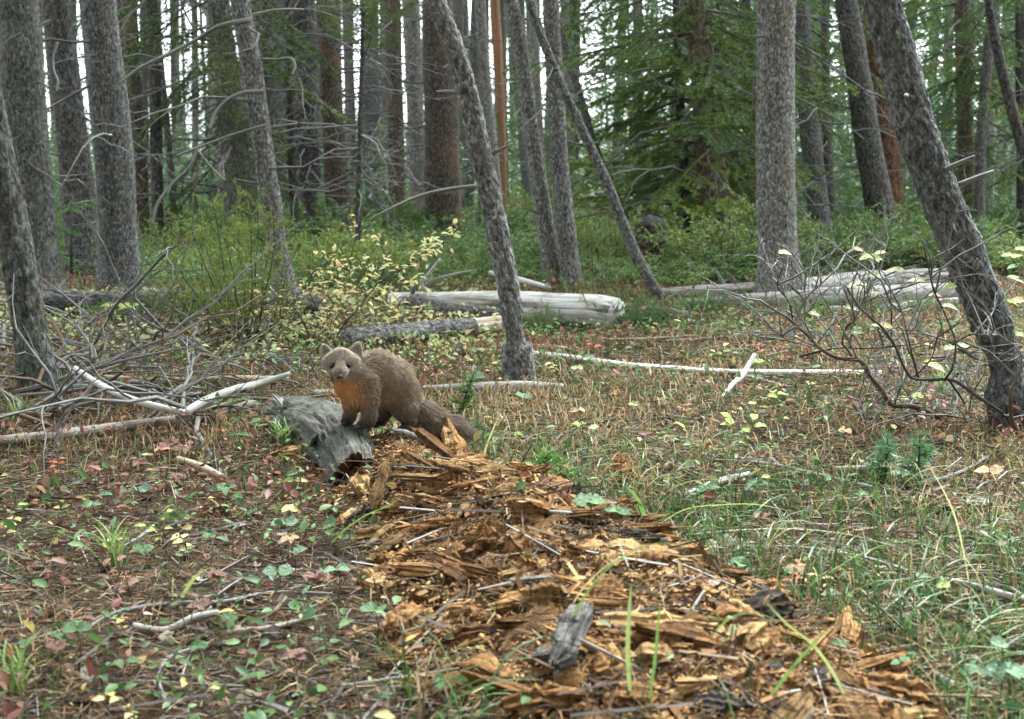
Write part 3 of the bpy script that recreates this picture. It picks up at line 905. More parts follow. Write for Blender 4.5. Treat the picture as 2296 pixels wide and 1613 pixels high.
# low thicket all across the middle distance: (px, py of the foot, scale)
jl = [(440, 648, .55), (500, 650, .7), (590, 652, .75), (660, 650, .7), (830, 655, .6), (560, 640, .9), (690, 640, .8), (790, 645, .75), (1000, 640, .7), (130, 575, 1.0), (60, 600, .9), (215, 585, .8), (340, 610, .9), (420, 622, 1.0), (470, 600, 1.1), (560, 600, 1.15), (620, 610, 1.0), (700, 600, 1.1), (760, 612, .9), (830, 605, 1.1), (900, 612, 1.0),
      (960, 600, 1.0), (1030, 615, 1.1), (1090, 602, 1.0), (1150, 628, .8), (1190, 606, 1.0), (1330, 640, .9), (1375, 612, .8), (1330, 600, 1.0), (1525, 640, .8), (1580, 632, 1.1), (1620, 622, 1.2), (1660, 632, 1.0),
      (1840, 605, 1.2), (1890, 615, 1.1), (1950, 608, 1.2), (2020, 606, 1.25), (2080, 602, 1.1), (2130, 606, 1.0), (2230, 610, 1.0), (2290, 606, 1.1), (1810, 570, 1.2), (1920, 565, 1.3), (2060, 560, 1.3), (2180, 565, 1.2),
      (500, 560, 1.2), (640, 555, 1.2), (780, 560, 1.1), (880, 558, 1.1), (1010, 560, 1.0), (1130, 556, 1.1), (1500, 572, .9), (1600, 580, 1.1), (400, 566, 1.1), (280, 570, 1.0)] + [(60 + 98 * q, 524 + 9 * ((q * 7) % 4), 1.1 + .1 * ((q * 5) % 4)) for q in range(23)]
def jband(px):
    for lim, nm in ((380, 'between the left-hand trunks'), (700, 'left of the brown flecked trunk'), (960, 'behind the yellow-leaved shrub'), (1300, 'behind the white fallen log'), (1700, 'around the steep dead pole'), (9999, 'behind the grey logs on the right')):
        if px < lim: return nm
for q, (px, py, s) in enumerate(jl):
    b = gp(px, py)
    w = jband(px)
    t = thing('juniper', 'low bushy green juniper in the thicket ' + w, 'shrub', b, 'junipers ' + w)
    f, st = JUN[q % 4]
    rz = q * 1.7
    hh = s * (.34 + .55 * (((q * 37) % 10) / 10) ** 1.3)
    link('foliage', f, M['needles'], t, (0, 0, -.03), (0, 0, rz), (s, s, hh))
    link('stem', st, M['twig_brown'], t, (0, 0, -.03), (0, 0, rz), (s, s, hh))
# ================================================================ picture-crop notes -> 2296-wide frame coordinates
CR = {'c1': (0, 30, 2.688), 'c2': (800, 30, 2.688), 'c3': (1600, 30, 2.551), 'c4': (0, 600, 2.688), 'c5': (800, 600, 2.688), 'c6': (1600, 600, 2.551),
      'f1': (0, 1130, 2.688), 'f2': (800, 1130, 2.688), 'f3': (1600, 1130, 2.551), 'd': (0, 0, 1.0)}
def cx(c, x, y):
    ox, oy, s = CR[c]
    return ((ox + x / s) / 1.0889, (oy + y / s) / 1.0889)
def cs(c, w):
    return w / CR[c][2] / 1.0889
def mpp(P):
    return float(np.dot(np.asarray(P) - CPOS, FWD)) / FPX      # metres per frame pixel at P

def wood_disp(amp, seed):
    def f(tc):
        cr = fbm(tc * A((34, 34, 1.6)), 2, seed + 11)
        return amp * (1.3 * fbm(tc * A((14, 14, 3.5)), 3, seed) + .6 * fbm(tc * A((60, 60, 6)), 2, seed + 3) - 1.6 * np.exp(-(cr / .045) ** 2))
    return f

# ================================================================ fallen logs
M['wood_peel'] = mat_wood('wood_peel', (.56, .48, .37), (.40, .33, .24), (.16, .12, .085), 26, .7, (.30, .23, .15))
def fallen(name, label, cat, pts, mat, k=28, n=90, sink=.12, group=None, knots=0, seed=1, amp=.11, split=None, crop='d', lift=None):
    """pts: (px, py of the lower edge, width_px); the log lies on the ground along them"""
    P, Rr = [], []
    for q, (x, y, w) in enumerate(pts):
        x, y = cx(crop, x, y) if crop != 'd' else (x, y)
        h = 0 if lift is None else lift[q]
        g = gp(x, y, h)
        r = (w if crop == 'd' else cs(crop, w)) * mpp(g) / 2
        P.append(g + A((0, 0, r * (1 - sink) + (.012 if w < 20 and name == 'fallen_stick' else .0)))); Rr.append(r)
    S = spline(np.concatenate([A(P), A(Rr)[:, None]], 1), n)
    base = A((S[0][0], S[0][1], gz1(S[0][0], S[0][1])))
    root = thing(name, label, cat, base, group)
    rm = float(np.mean(Rr))
    def seg(nm, S, mt, dsp):
        V, F, tc = tube(S[:, :3] - base, S[:, 3], k, True, dsp)
        link(nm, mesh_from(nm, V, F, None, tc + A((seed * 1.3, 0, 0))), M[mt], root)
    if split:
        a, b = int(split[0] * n), split[1]
        seg('bark', S[:a], mat, bark_disp(rm * .10, 40, seed))
        S2 = S[a - 3:].copy(); S2[:, 3] *= .9
        seg('bare_wood', S2, b, wood_disp(rm * amp, seed))
    else:
        seg('stem', S, mat, bark_disp(rm * .09, 40, seed) if mat.startswith('bark') else wood_disp(rm * amp, seed))
    r = np.random.default_rng(seed)
    for q in range(knots):
        i = r.integers(8, n - 8)
        d = nrm(r.normal(size=3) + A((0, -.3, 1.0)))
        l = r.uniform(.5, 1.6) * rm + .02
        V, F, tc = tube(S[i, :3] - base + d * (S[i, 3] * .6 + np.linspace(0, l, 5)[:, None]), np.linspace(rm * .22, rm * .10, 5), 7)
        link('branch_stub', mesh_from('branch_stub', V, F, None, tc), M['twig_grey'], root)
    return root

fallen('fallen_log', 'thick bleached white fallen log lying behind the slim leaning pine', 'log', [(880, 688, 34), (1000, 700, 50), (1180, 722, 70), (1290, 735, 80), (1350, 738, 82), (1380, 740, 76)], 'wood_white', seed=3, k=72, n=150, amp=.08, knots=3)
fallen('fallen_log', 'dark rotten slab lying under the near side of the white log', 'log', [(925, 700, 40), (1000, 722, 46), (1080, 728, 42), (1165, 726, 26)], 'bark_dark', seed=4)
fallen('fallen_log', 'grey bark-covered log with a peeled tan end, right behind the marten', 'log', [(775, 790, 44), (880, 782, 46), (980, 770, 46), (1060, 762, 44), (1146, 753, 42)], 'bark_pale', seed=5, k=40, n=140, sink=-.35, split=(.74, 'wood_peel'), knots=1)
fallen('fallen_log', 'long dark bark-covered log at the left behind the dead twigs', 'log', [(90, 712, 62), (300, 708, 62), (480, 704, 56), (610, 706, 50), (720, 714, 46)], 'bark_dark', seed=6, k=36, n=120)
fallen('fallen_log', 'pale bare patch of a broken log on top of the long dark log', 'log', [(322, 652, 10), (360, 668, 17), (392, 672, 8)], 'wood_tan', seed=7, k=14, n=24, lift=(.07, .07, .07))
fallen('fallen_log', 'thin silvery trunk running across the clearing to the right', 'log', [(1066, 792, 13), (1250, 806, 15), (1420, 828, 15), (1560, 838, 15), (1760, 844, 16), (1975, 842, 13)], 'wood_white', seed=8, k=14, n=80, knots=3)
fallen('fallen_log', 'short mottled grey log lying level with the marten\'s back, left end behind the marten', 'log', [(700, 892, 20), (900, 886, 22), (1060, 882, 25), (1160, 878, 25), (1262, 876, 18)], 'wood_grey', seed=9, k=18, n=70, knots=3)
fallen('fallen_stick', 'straight thin pale stick crossing behind the slim leaning pine', 'stick', [(1120, 780, 6), (1220, 786, 7), (1302, 792, 5)], 'wood_white', seed=10, k=8, n=24)
fallen('fallen_log', 'broad weathered grey log at the back right, upper of the pair', 'log', [(1480, 670, 26), (1690, 674, 44), (1850, 668, 54), (2010, 660, 58), (2180, 654, 60)], 'wood_grey', seed=11, k=56, n=120, knots=2)
fallen('fallen_log', 'broad pale grey log at the right, lower and nearer of the pair', 'log', [(1535, 694, 28), (1700, 696, 40), (1850, 692, 48), (2000, 684, 48), (2195, 678, 48)], 'wood_grey', seed=12, k=56, n=120, knots=2)
fallen('fallen_log', 'thin grey pole lying along the foot of the pair of grey logs', 'log', [(1840, 704, 18), (1950, 702, 19), (2060, 692, 20), (2165, 684, 20)], 'wood_grey', seed=13, k=16, n=50)
fallen('fallen_pole', 'long smooth tan-grey pole lying in the left foreground, running out of the left edge', 'pole', [(-40, 1018, 26), (120, 1000, 27), (280, 980, 27), (420, 962, 27), (500, 938, 26), (566, 925, 26)], 'wood_pole', seed=14, k=28, n=120, sink=-.7, amp=.05)
fallen('fallen_log', 'tan peeling pole with a sawn-looking end, left of the marten', 'log', [(235, 858, 18), (330, 864, 20), (430, 866, 22), (540, 864, 24), (648, 862, 19)], 'wood_tan', seed=15, k=20, n=60, knots=2)
fallen('fallen_stick', 'slender stick lying below the tan peeling pole', 'stick', [(75, 940, 10), (180, 915, 12), (300, 920, 13), (410, 924, 9)], 'wood_grey', seed=16, k=10, n=40)
fallen('fallen_stick', 'pale broken log piece behind the slim leaning pine', 'stick', [(1100, 622, 12), (1170, 640, 14), (1230, 655, 12)], 'wood_white', seed=17, k=12, n=24, lift=(.06, .04, .02))
fallen('fallen_stick', 'short pale stick in the grass right of the two slim trunks', 'stick', [(1360, 772, 6), (1450, 770, 7), (1560, 762, 5)], 'wood_tan', seed=18, k=8, n=24)
fallen('fallen_log', 'low brown crumbling log between the white log and the leaning pole', 'log', [(1392, 716, 34), (1420, 722, 44), (1450, 720, 36), (1500, 722, 32), (1560, 716, 20)], 'bark_brown', seed=19, k=30, n=60)
# foreground sticks, right
fallen('fallen_stick', 'pale stick slanting up through the green leaves in the right foreground', 'stick', [(1700, 1160, 16) if 0 else (1540, 1128, 13), (1620, 1096, 15), (1680, 1080, 13)], 'wood_white', seed=20, k=12, n=30)
fallen('fallen_stick', 'knobbly pale stick lying level in the right foreground grass', 'stick', [(1870, 1072, 15), (1960, 1070, 17), (2030, 1068, 16), (2075, 1066, 12)], 'wood_tan', seed=21, k=12, n=40, knots=2)
fallen('fallen_stick', 'thin grey branch running down right through the grass of the right foreground', 'stick', [(1590, 1046, 7), (1720, 1056, 9), (1830, 1080, 10), (1960, 1110, 9), (2100, 1128, 6)], 'twig_grey', seed=22, k=9, n=50)
fallen('fallen_stick', 'grey branch rising from the grass toward the bare shrub', 'stick', [(2070, 1106, 10), (2150, 1078, 10), (2215, 1040, 8)], 'twig_grey', seed=23, k=9, n=30)
fallen('fallen_stick', 'pale grey branch entering from the right edge of the foreground', 'stick', [(2070, 1312, 13), (2170, 1336, 17), (2296, 1372, 18), (2380, 1390, 18)], 'wood_grey', seed=24, k=14, n=50)
fallen('fallen_stick', 'long straw-pale twig crossing the right foreground grass', 'stick', [(1545, 1218, 6), (1640, 1210, 8), (1760, 1206, 8), (1880, 1214, 6), (2000, 1240, 4)], 'wood_tan', seed=25, k=8, n=50)
fallen('fallen_stick', 'grey twig running right beneath the straw-pale twig', 'stick', [(1640, 1244, 7), (1780, 1246, 8), (1900, 1262, 9), (2040, 1302, 8), (2120, 1330, 5)], 'twig_grey', seed=26, k=8, n=50)
fallen('fallen_stick', 'grey stick lying across the upper edge of the crumbled wood', 'stick', [(1182, 1168, 9), (1260, 1172, 11), (1350, 1184, 12), (1372, 1190, 8)], 'wood_grey', seed=27, k=10, n=30)
fallen('fallen_stick', 'forked thin white twig leaning on the crumbled wood', 'stick', [(1184, 1142, 6), (1216, 1110, 6), (1240, 1088, 4)], 'wood_white', seed=28, k=8, n=20)
fallen('fallen_stick', 'lichen-grey rod in the bottom right corner', 'stick', [(2005, 1500, 15), (2070, 1530, 17), (2150, 1572, 18)], 'twig_grey', seed=29, k=12, n=30)
# foreground sticks, left
fallen('fallen_stick', 'long thin wavy grey branch in the left foreground', 'stick', [(190, 1434, 7), (260, 1396, 9), (380, 1376, 11), (500, 1372, 11), (600, 1352, 10), (745, 1352, 7)], 'twig_grey', seed=30, k=9, n=60)
fallen('fallen_stick', 'thick pale stick end below the long wavy branch in the left foreground', 'stick', [(298, 1432, 19), (370, 1424, 20), (440, 1410, 18), (490, 1396, 12)], 'wood_grey', seed=31, k=16, n=36)
fallen('fallen_stick', 'brownish half-buried branch right of the thick pale stick end', 'stick', [(520, 1442, 16), (600, 1436, 16), (670, 1416, 12), (730, 1400, 8)], 'wood_pole', seed=32, k=14, n=40)
fallen('fallen_stick', 'bent grey twig hooking down to the bottom edge at left', 'stick', [(372, 1600, 9), (358, 1540, 9), (380, 1498, 9), (440, 1476, 9), (540, 1458, 9), (590, 1446, 6)], 'twig_grey', seed=33, k=9, n=60)
fallen('fallen_stick', 'short grey twig pointing at the yellow leaflets in the left foreground', 'stick', [(258, 1254, 6), (310, 1224, 7), (350, 1190, 5)], 'twig_grey', seed=34, k=8, n=24)
fallen('fallen_stick', 'stubby tan wood piece among the red leaves left of the grey log', 'stick', [(400, 1048, 15), (440, 1062, 17), (500, 1088, 14)], 'wood_tan', seed=35, k=12, n=30)
fallen('fallen_stick', 'dark twig in the litter below the yellow leaflets', 'stick', [(80, 1222 + 20, 5), (170, 1232, 6), (230, 1242, 5)], 'twig_dark', seed=36, k=7, n=20)

def branch(name, label, cat, pts, mat, crop='d', k=10, n=50, seed=1, group=None, twigs=0, Y=None):
    """pts: (px, py, width_px, height above ground)"""
    P, Rr = [], []
    for x, y, w, h in pts:
        fx, fy = cx(crop, x, y)if crop != 'd' else (x, y)
        g = gp(fx, fy, h) if Y is None else at(fx, fy, Y + h)
        P.append(g); Rr.append((w if crop == 'd' else cs(crop, w)) * mpp(g) / 2)
    S = spline(np.concatenate([A(P), A(Rr)[:, None]], 1), n)
    base = A((P[0][0], P[0][1], gz1(P[0][0], P[0][1])))
    root = thing(name, label, cat, base, group)
    V, F, tc = tube(S[:, :3] - base, S[:, 3], k, True, wood_disp(float(np.mean(Rr)) * .1, seed))
    link('stem', mesh_from('stem', V, F, None, tc), M[mat], root)
    r = np.random.default_rng(seed)
    for q in range(twigs):
        i = r.integers(n // 5, n - 2)
        a = r.uniform(0, 6.28)
        s = r.uniform(.15, .35)
        link('twig', DEAD[r.integers(8)], M['twig_grey' if mat != 'twig_dark' else 'twig_dark'], root, S[i, :3] - base, (r.uniform(-.5, .5), r.uniform(-.6, .2), a), s)
    return root
# the forked white branch left of the marten and other props of the left-hand tangle
branch('dead_branch', 'smooth bleached white arm of dead branch slanting down to the pole, left of the marten', 'branch', [(168, 826, 11, .12), (230, 866, 14, .10), (330, 906, 16, .08), (412, 926, 17, .055)], 'wood_white', seed=41, k=14)
branch('dead_branch', 'grey arm of dead branch rising right from the white arm toward the tan pole', 'branch', [(412, 928, 21, .05), (450, 906, 22, .055), (520, 876, 20, .06), (590, 858, 16, .06), (650, 838, 9, .08)], 'wood_grey', seed=42, k=14)
branch('dead_branch', 'long dark stick leaning up to the right in front of the straight charcoal trunk', 'branch', [(201, 800, 9, .0), (240, 716, 9, .16), (310, 634, 8, .32), (360, 580, 7, .42), (395, 550, 6, .48)], 'twig_grey', seed=43, k=9, twigs=2)
branch('dead_branch', 'white crooked branch standing beside the white fallen log', 'branch', [(978, 690, 9, .0), (968, 662, 9, .06), (945, 638, 9, .12), (962, 614, 7, .18), (986, 582, 5, .26)], 'wood_white', seed=44, k=9, twigs=1)
branch('dead_branch', 'thin fork springing right from the crooked branch by the white log', 'branch', [(946, 644, 7, .10), (985, 624, 6, .16), (1040, 610, 5, .19), (1070, 606, 3, .2)], 'wood_grey', seed=45, k=7)
branch('dead_branch', 'white broken branch stuck in the burrow right of the clearing\'s centre', 'branch', [(1620, 892, 10, .0), (1640, 866, 13, .025), (1672, 832, 14, .055), (1692, 795, 9, .10)], 'wood_white', seed=46, k=12)
branch('dead_branch', 'short broken dark stub standing under the peeled log behind the marten', 'branch', [(1014, 818, 9, .0), (1020, 795, 11, .03), (1032, 772, 13, .06)], 'twig_dark', seed=47, k=9)
branch('dead_branch', 'slender pale dead limb hanging left from the slim leaning pine', 'branch', [(1096, 416, 10, .0), (1010, 424, 9, -.02), (940, 440, 8, -.05), (880, 466, 6, -.08), (826, 494, 4, -.1)], 'twig_grey', seed=48, k=8, Y=4.75)
LIMBS = [('pale limb arching down left from the top of the slender curved trunk', [(560, 45, 12), (490, 60, 10), (430, 95, 9), (360, 130, 8), (310, 155, 7), (265, 190, 5)], 6.4),
 ('curved grey limb bent like an elbow left of the slender curved trunk', [(590, 205, 9), (540, 210, 10), (510, 225, 9), (480, 260, 8), (470, 290, 6)], 6.4),
 ('straight thin pale limb slanting down left across the drooping boughs', [(598, 280, 6), (530, 300, 6), (460, 325, 5), (395, 350, 4)], 6.5),
 ('forked dead limb hanging before the nearly black trunk', [(445, 335, 5), (425, 375, 7), (380, 420, 8), (350, 465, 8), (342, 505, 6)], 8.5),
 ('thin limb running down right from the fork before the nearly black trunk', [(442, 335, 5), (470, 372, 5), (505, 405, 4)], 8.5),
 ('horizontal dead limb with a hooked pale end left of the broad dark trunk', [(575, 133, 6), (620, 134, 6), (655, 133, 7), (662, 150, 6), (655, 168, 4)], 6.6),
 ('bowed grey limb in front of the straight charcoal-grey trunk\'s left side', [(128, 95, 7), (118, 130, 7), (120, 160, 7), (130, 185, 6), (126, 205, 4)], 7.4)]
for q, (lb, pts, Y_) in enumerate(LIMBS):
    branch('dead_limb', lb, 'branch', [(x, y, w, -.03 * i) for i, (x, y, w) in enumerate(pts)], 'twig_grey', seed=140 + q, k=8, Y=Y_, twigs=3)
branch('dead_branch', 'dead stick leaning across the moss-green shrubs behind the long dark log', 'branch', [(660, 705, 6, .0), (600, 640, 6, .16), (545, 590, 5, .28), (520, 555, 4, .36)], 'wood_white', seed=49, k=7)
branch('dead_branch', 'thin white twig standing in front of the dark log at left', 'branch', [(392, 740, 5, .0), (420, 690, 5, .1), (414, 640, 4, .2)], 'twig_grey', seed=50, k=7, twigs=1)
branch('dead_branch', 'gray twig curling beside the left end of the pole', 'branch', [(128, 1010, 6, .0), (134, 950, 7, .06), (160, 916, 6, .1), (210, 900, 5, .12)], 'twig_grey', seed=51, k=7)
_dk = {}
def dead_copy(i, q):
    m = 'twig_grey' if q % 3 else 'twig_brown'
    if (i, m) not in _dk:
        me = DEAD[i].copy(); me.materials.clear(); me.materials.append(M[m]); _dk[(i, m)] = me
    return _dk[(i, m)]
tang = np.random.default_rng(61)
for q in range(112):
    px, py = tang.uniform(0, 470), tang.uniform(690, 975)
    if q > 99: px, py = tang.uniform(560, 720), tang.uniform(800, 880)
    g = gp(px, py)
    wh = 'of the tangled heap beside the slim dark leaning trunk' if px < 240 else 'of the heap around the bleached white arm' if px < 500 else 'in the litter just left of the marten'
    s = tang.uniform(.30, .75) if q <= 99 else tang.uniform(.2, .35)
    o = link('dead_twig', dead_copy(int(tang.integers(8)), q), None, None, g + A((0, 0, tang.uniform(.01, .05))), (tang.uniform(-1, 1), tang.uniform(-.75, .02), tang.uniform(0, 6.28)), s)
    tag(o, 'bare branching dead grey twig ' + wh, 'twig', 'dead twigs ' + wh)

# ================================================================ the burl stump, small mound
def burl():
    g = gp(1462, 618)
    b = A((g[0], g[1], gz1(g[0], g[1])))
    t = thing('burl_stump', 'dark knobbly burl on a short stump among the junipers right of centre', 'stump', b)
    m = mpp(g) * 1.25
    zz = np.linspace(0, 1, 60)
    P = np.stack([-6 * m * zz ** 2, 0 * zz, -.05 + (108 * m + .05) * zz], 1)
    def prof(t): return (17 + 12 * np.exp(-((t - .62) / .16) ** 2) + 7 * np.exp(-((t - .86) / .10) ** 2)) * np.clip((1.03 - t) * 9, .25, 1)
    def lump(tc): return (.020 * fbm(tc * 17, 4, 3) + .022 * (.5 - worley(tc * A((26, 26, 20)), 4)[0])) * sstep(.0, .25, tc[:, 2]) + .006 * fbm(tc * A((60, 60, 12)), 2, 8)
    k_ = 34
    V, F, tc = tube(P[:k_], prof(zz[:k_]) * m, 44, True, lump)
    link('post', mesh_from('post', V, F, None, tc), M['bark_brown'], t)
    V, F, tc = tube(P[k_ - 3:], prof(zz[k_ - 3:]) * m * 1.04, 44, True, lambda q: lump(q + A((0, 0, .2))))
    link('burl', mesh_from('burl', V, F, None, tc), M['bark_dark'], t)
burl()

# ================================================================ shrubs
LEAFV = []
def make_leaf(seed, w=.5, curl=.15, fold=.12, tip=1.0, tooth=0.0):
    r = np.random.default_rng(seed)
    rows = 7
    V = []
    for q in range(rows):
        t = q / (rows - 1)
        ww = w * .5 * (math.sin(math.pi * min(t ** .85, 1)) ** .8 * (1 - .15 * t) + (.02 if 0 < q < rows - 1 else .0)) * (1 + r.normal() * .05)
        z = -curl * t * t
        for s in (-1, 0, 1):
            V.append((s * ww * (1 + tooth * (q % 2)), t + r.normal() * .01 * abs(s), z + fold * abs(s) * ww * 2 + r.normal() * .015))
    F = [(q * 3 + c, q * 3 + c + 1, q * 3 + c + 4, q * 3 + c + 3) for q in range(rows - 1) for c in (0, 1)]
    return mesh_from('leaf', V, [F])
_leafshape = {}
def leafmesh(kind, mat, var):
    key = (kind, mat, var)
    if key not in _leafshape:
        w, curl, fold, tooth = {'oval': (.62, .22, .2, .06), 'round': (.9, .15, .15, .1), 'lance': (.34, .35, .2, 0), 'ovate': (.5, .3, .25, .04)}[kind]
        me = make_leaf(100 + var * 7 + len(kind), w, curl + .1 * var - .1, fold, 1, tooth)
        me.materials.append(M[mat])
        _leafshape[key] = me
    return _leafshape[key]

def leaf(root, base, P, d, up, L, kind, mat, r, name='leaf'):
    """a leaf at world point P growing along d with face normal near up"""
    d = nrm(d)
    z = nrm(up - d * np.dot(up, d))
    x = np.cross(d, z)
    o = bpy.data.objects.new(name, leafmesh(kind, mat, int(r.integers(3))))
    mt = Matrix(((x[0], d[0], z[0]), (x[1], d[1], z[1]), (x[2], d[2], z[2])))
    o.parent = root
    o.matrix_local = Matrix.Translation(Vector(P - base)) @ mt.to_4x4() @ Matrix.Scale(float(L), 4)
    COL.objects.link(o)
    return o

def plane_path(crop, pts, Y, dy=None):
    """picture polyline -> points near distance Y (dy: depth offset per point)"""
    P = []
    for q, p in enumerate(pts):
        x, y = cx(crop, p[0], p[1])
        P.append(at(x, y, Y + (dy[q] if dy is not None else 0)))
    return A(P)

def bare_shrub():
    r = np.random.default_rng(71)
    Y = 3.55
    lines = [([(2010, 1190), (1900, 1130), (1750, 1060), (1600, 1000), (1470, 990), (1410, 900), (1350, 830), (1250, 710), (1140, 700), (1040, 650), (950, 560), (860, 480), (760, 395)], 34, .0),
             ([(1245, 715), (1190, 640), (1165, 600), (1185, 520), (1240, 440), (1200, 330), (1170, 240)], 18, .05),
             ([(2275, 1190), (2200, 1080), (1990, 930), (1840, 835), (1720, 835), (1600, 825), (1540, 740), (1490, 620), (1420, 520), (1330, 440), (1270, 380), (1180, 240)], 26, -.15),
             ([(900, 690), (1040, 655), (1170, 635), (1300, 640), (1500, 625), (1640, 610), (1720, 590)], 15, .12),
             ([(1640, 835), (1610, 720), (1570, 560), (1540, 420)], 16, -.1),
             ([(1800, 840), (1850, 760), (1870, 620), (1800, 420), (1730, 260), (1690, 80), (1670, 0)], 15, -.2),
             ([(2275, 1195), (2215, 1060), (2210, 940), (2240, 830), (2296, 740), (2330, 640)], 30, -.3),
             ([(1470, 1090), (1500, 960), (1550, 840)], 13, .02),
             ([(860, 480), (820, 330), (770, 270), (790, 140)], 12, .05), ([(870, 470), (940, 330), (1020, 250), (1100, 160), (1060, 60)], 11, .1),
             ([(860, 480), (780, 560), (690, 500)], 8, 0), ([(1300, 250), (1310, 380), (1360, 480), (1440, 560), (1480, 620)], 11, .05),
             ([(1850, 620), (1950, 560), (2080, 560), (2200, 560)], 10, -.2), ([(1880, 640), (2010, 710), (2240, 720)], 11, -.2),
             ([(1480, 1090), (1640, 1050), (1800, 1090), (1950, 1100)], 13, .1), ([(1240, 990), (1290, 1090), (1330, 1140)], 16, .0), ([(1170, 930), (1290, 970), (1460, 985)], 8, .1),
             ([(690, 500), (830, 590), (960, 625), (985, 590)], 8, .1), ([(1600, 830), (1720, 700), (1760, 560), (1840, 540)], 9, -.1), ([(1470, 560), (1470, 420), (1460, 250), (1420, 180)], 10, 0),
             ([(1250, 440), (1300, 330), (1330, 200)], 8, .1), ([(700, 30), (850, 130), (920, 240), (930, 480)], 9, .2), ([(1830, 840), (1930, 990), (1940, 1090), (1880, 1200)], 14, -.05)]
    g = gp(*cx('c6', 2275, 1195))
    base = A((g[0], g[1], gz1(g[0], g[1])))
    root = thing('bare_shrub', 'bare dark-twigged shrub with a few pale leaves sprawling before the right-hand leaning trunk', 'shrub', base)
    for q, (pts, w, dy) in enumerate(lines):
        n0 = len(pts)
        P = plane_path('c6', pts, Y + dy, r.normal(size=n0) * .03 - np.linspace(0, .12, n0))
        wr = cs('c6', w) * Y / FPX / 2 * 1.1
        S = spline(P, n0 * 5)
        V, F, tc = tube(S - base, np.linspace(wr, wr * .42, len(S)), 8, True, wood_disp(wr * .15, q))
        bro = link('branch', mesh_from('branch', V, F, None, tc), M['twig_dark' if q not in (0, 1, 6, 9) else 'twig_brown'], root)
        for s in range(6):
            i = r.integers(len(S) // 4, len(S))
            link('twig', DEAD[r.integers(8)], M['twig_dark'], bro, S[i] - base, (r.uniform(-1, 1), r.uniform(-1.3, -.2), r.uniform(0, 6.28)), r.uniform(.12, .30))
    spots = [(1510, 150, 'leaf_pale'), (1230, 240, 'leaf_pale'), (1300, 240, 'leaf_pale'), (1370, 180, 'leaf_pale'), (1640, 215, 'leaf_pale'), (1230, 385, 'leaf_pale'), (1395, 500, 'leaf_pale'), (1440, 495, 'leaf_yellow'),
             (1390, 295, 'leaf_pale'), (1840, 375, 'leaf_pale'), (1000, 425, 'leaf_pale'), (1255, 540, 'leaf_green'), (1840, 480, 'leaf_pale'), (2090, 540, 'leaf_pale'), (2200, 535, 'leaf_pale'), (2255, 550, 'leaf_lime'), (2160, 600, 'leaf_pale'),
             (1925, 625, 'leaf_pale'), (1840, 635, 'leaf_pale'), (1740, 745, 'leaf_yellow'), (1330, 65, 'leaf_lime'), (1370, 70, 'leaf_lime'), (1390, 45, 'leaf_lime'), (1310, 70, 'leaf_lime'), (810, 40, 'leaf_pale'),
             (2220, 130, 'leaf_green'), (2240, 200, 'leaf_lime'), (2230, 350, 'leaf_lime'), (2260, 340, 'leaf_yellow'), (2260, 60, 'leaf_lime'), (2200, 60, 'leaf_lime'), (2285, 20, 'leaf_lime'), (1270, 20, 'leaf_peach'), (1750, 300, 'leaf_peach'), (1840, 250, 'leaf_lime'), (1950, 250, 'leaf_pale')]
    for x, y, m in spots:
        fx, fy = cx('c6', x, y)
        P = at(fx, fy, Y + r.uniform(-.25, .1))
        d = A((r.choice((-1, 1)) * r.uniform(.5, 1), r.uniform(-.6, .2), r.uniform(-.15, .25)))
        leaf(root, base, P - nrm(d) * .022, d, A((r.normal() * .3, -.5, .9)), r.uniform(.035, .052), 'ovate', m, r)
bare_shrub()

def yellow_shrub(label, foot, lines, cl, seed, per=(9, 15), sg=(46, 30)):
    r = np.random.default_rng(seed)
    g = gp(*foot)
    base = A((g[0], g[1], gz1(g[0], g[1])))
    Y = base[1]
    root = thing('yellow_shrub', label, 'shrub', base)
    segs = []
    for q, pts in enumerate(lines):
        P = plane_path('c5', pts, Y, r.normal(size=len(pts)) * .05)
        if pts[0] == lines[0][0]: P[0] = base
        w = cs('c5', 14 if q < 2 else 8) * Y / FPX / 2
        S = spline(P, len(pts) * 5)
        V, F, tc = tube(S - base, np.linspace(w, w * .35, len(S)), 6)
        link('branch', mesh_from('branch', V, F, None, tc), M['twig_dark'], root)
        segs.append(S)
    S = np.concatenate(segs)
    nl = 0
    for c, x, y in cl:
        for q in range(int(r.integers(*per))):
            if nl >= 295: break
            nl += 1
            fx, fy = cx(c, x + r.normal() * sg[0], y + r.normal() * sg[1])
            P = at(fx, fy, Y + r.normal() * .12)
            if q == 0:
                b = S[np.argmin(np.linalg.norm(S - P, axis=1))]
                pp = spline(A([b, .5 * (b + P) + r.normal(size=3) * .02, P]), 6)
                V, F, tc = tube(pp - base, np.linspace(.0022, .001, 6), 4, False)
                link('twig', mesh_from('twig', V, F, None, tc), M['twig_dark'], root)
            d = nrm(r.normal(size=3) * A((1, .7, .45)))
            k = r.random()
            leaf(root, base, P, d, A((r.normal() * .5, -.35, .9)), r.uniform(.013, .032), ('ovate', 'oval', 'lance')[int(r.integers(3))], 'leaf_yellow' if k < .66 else 'leaf_pale' if k < .93 else 'leaf_peach', r)
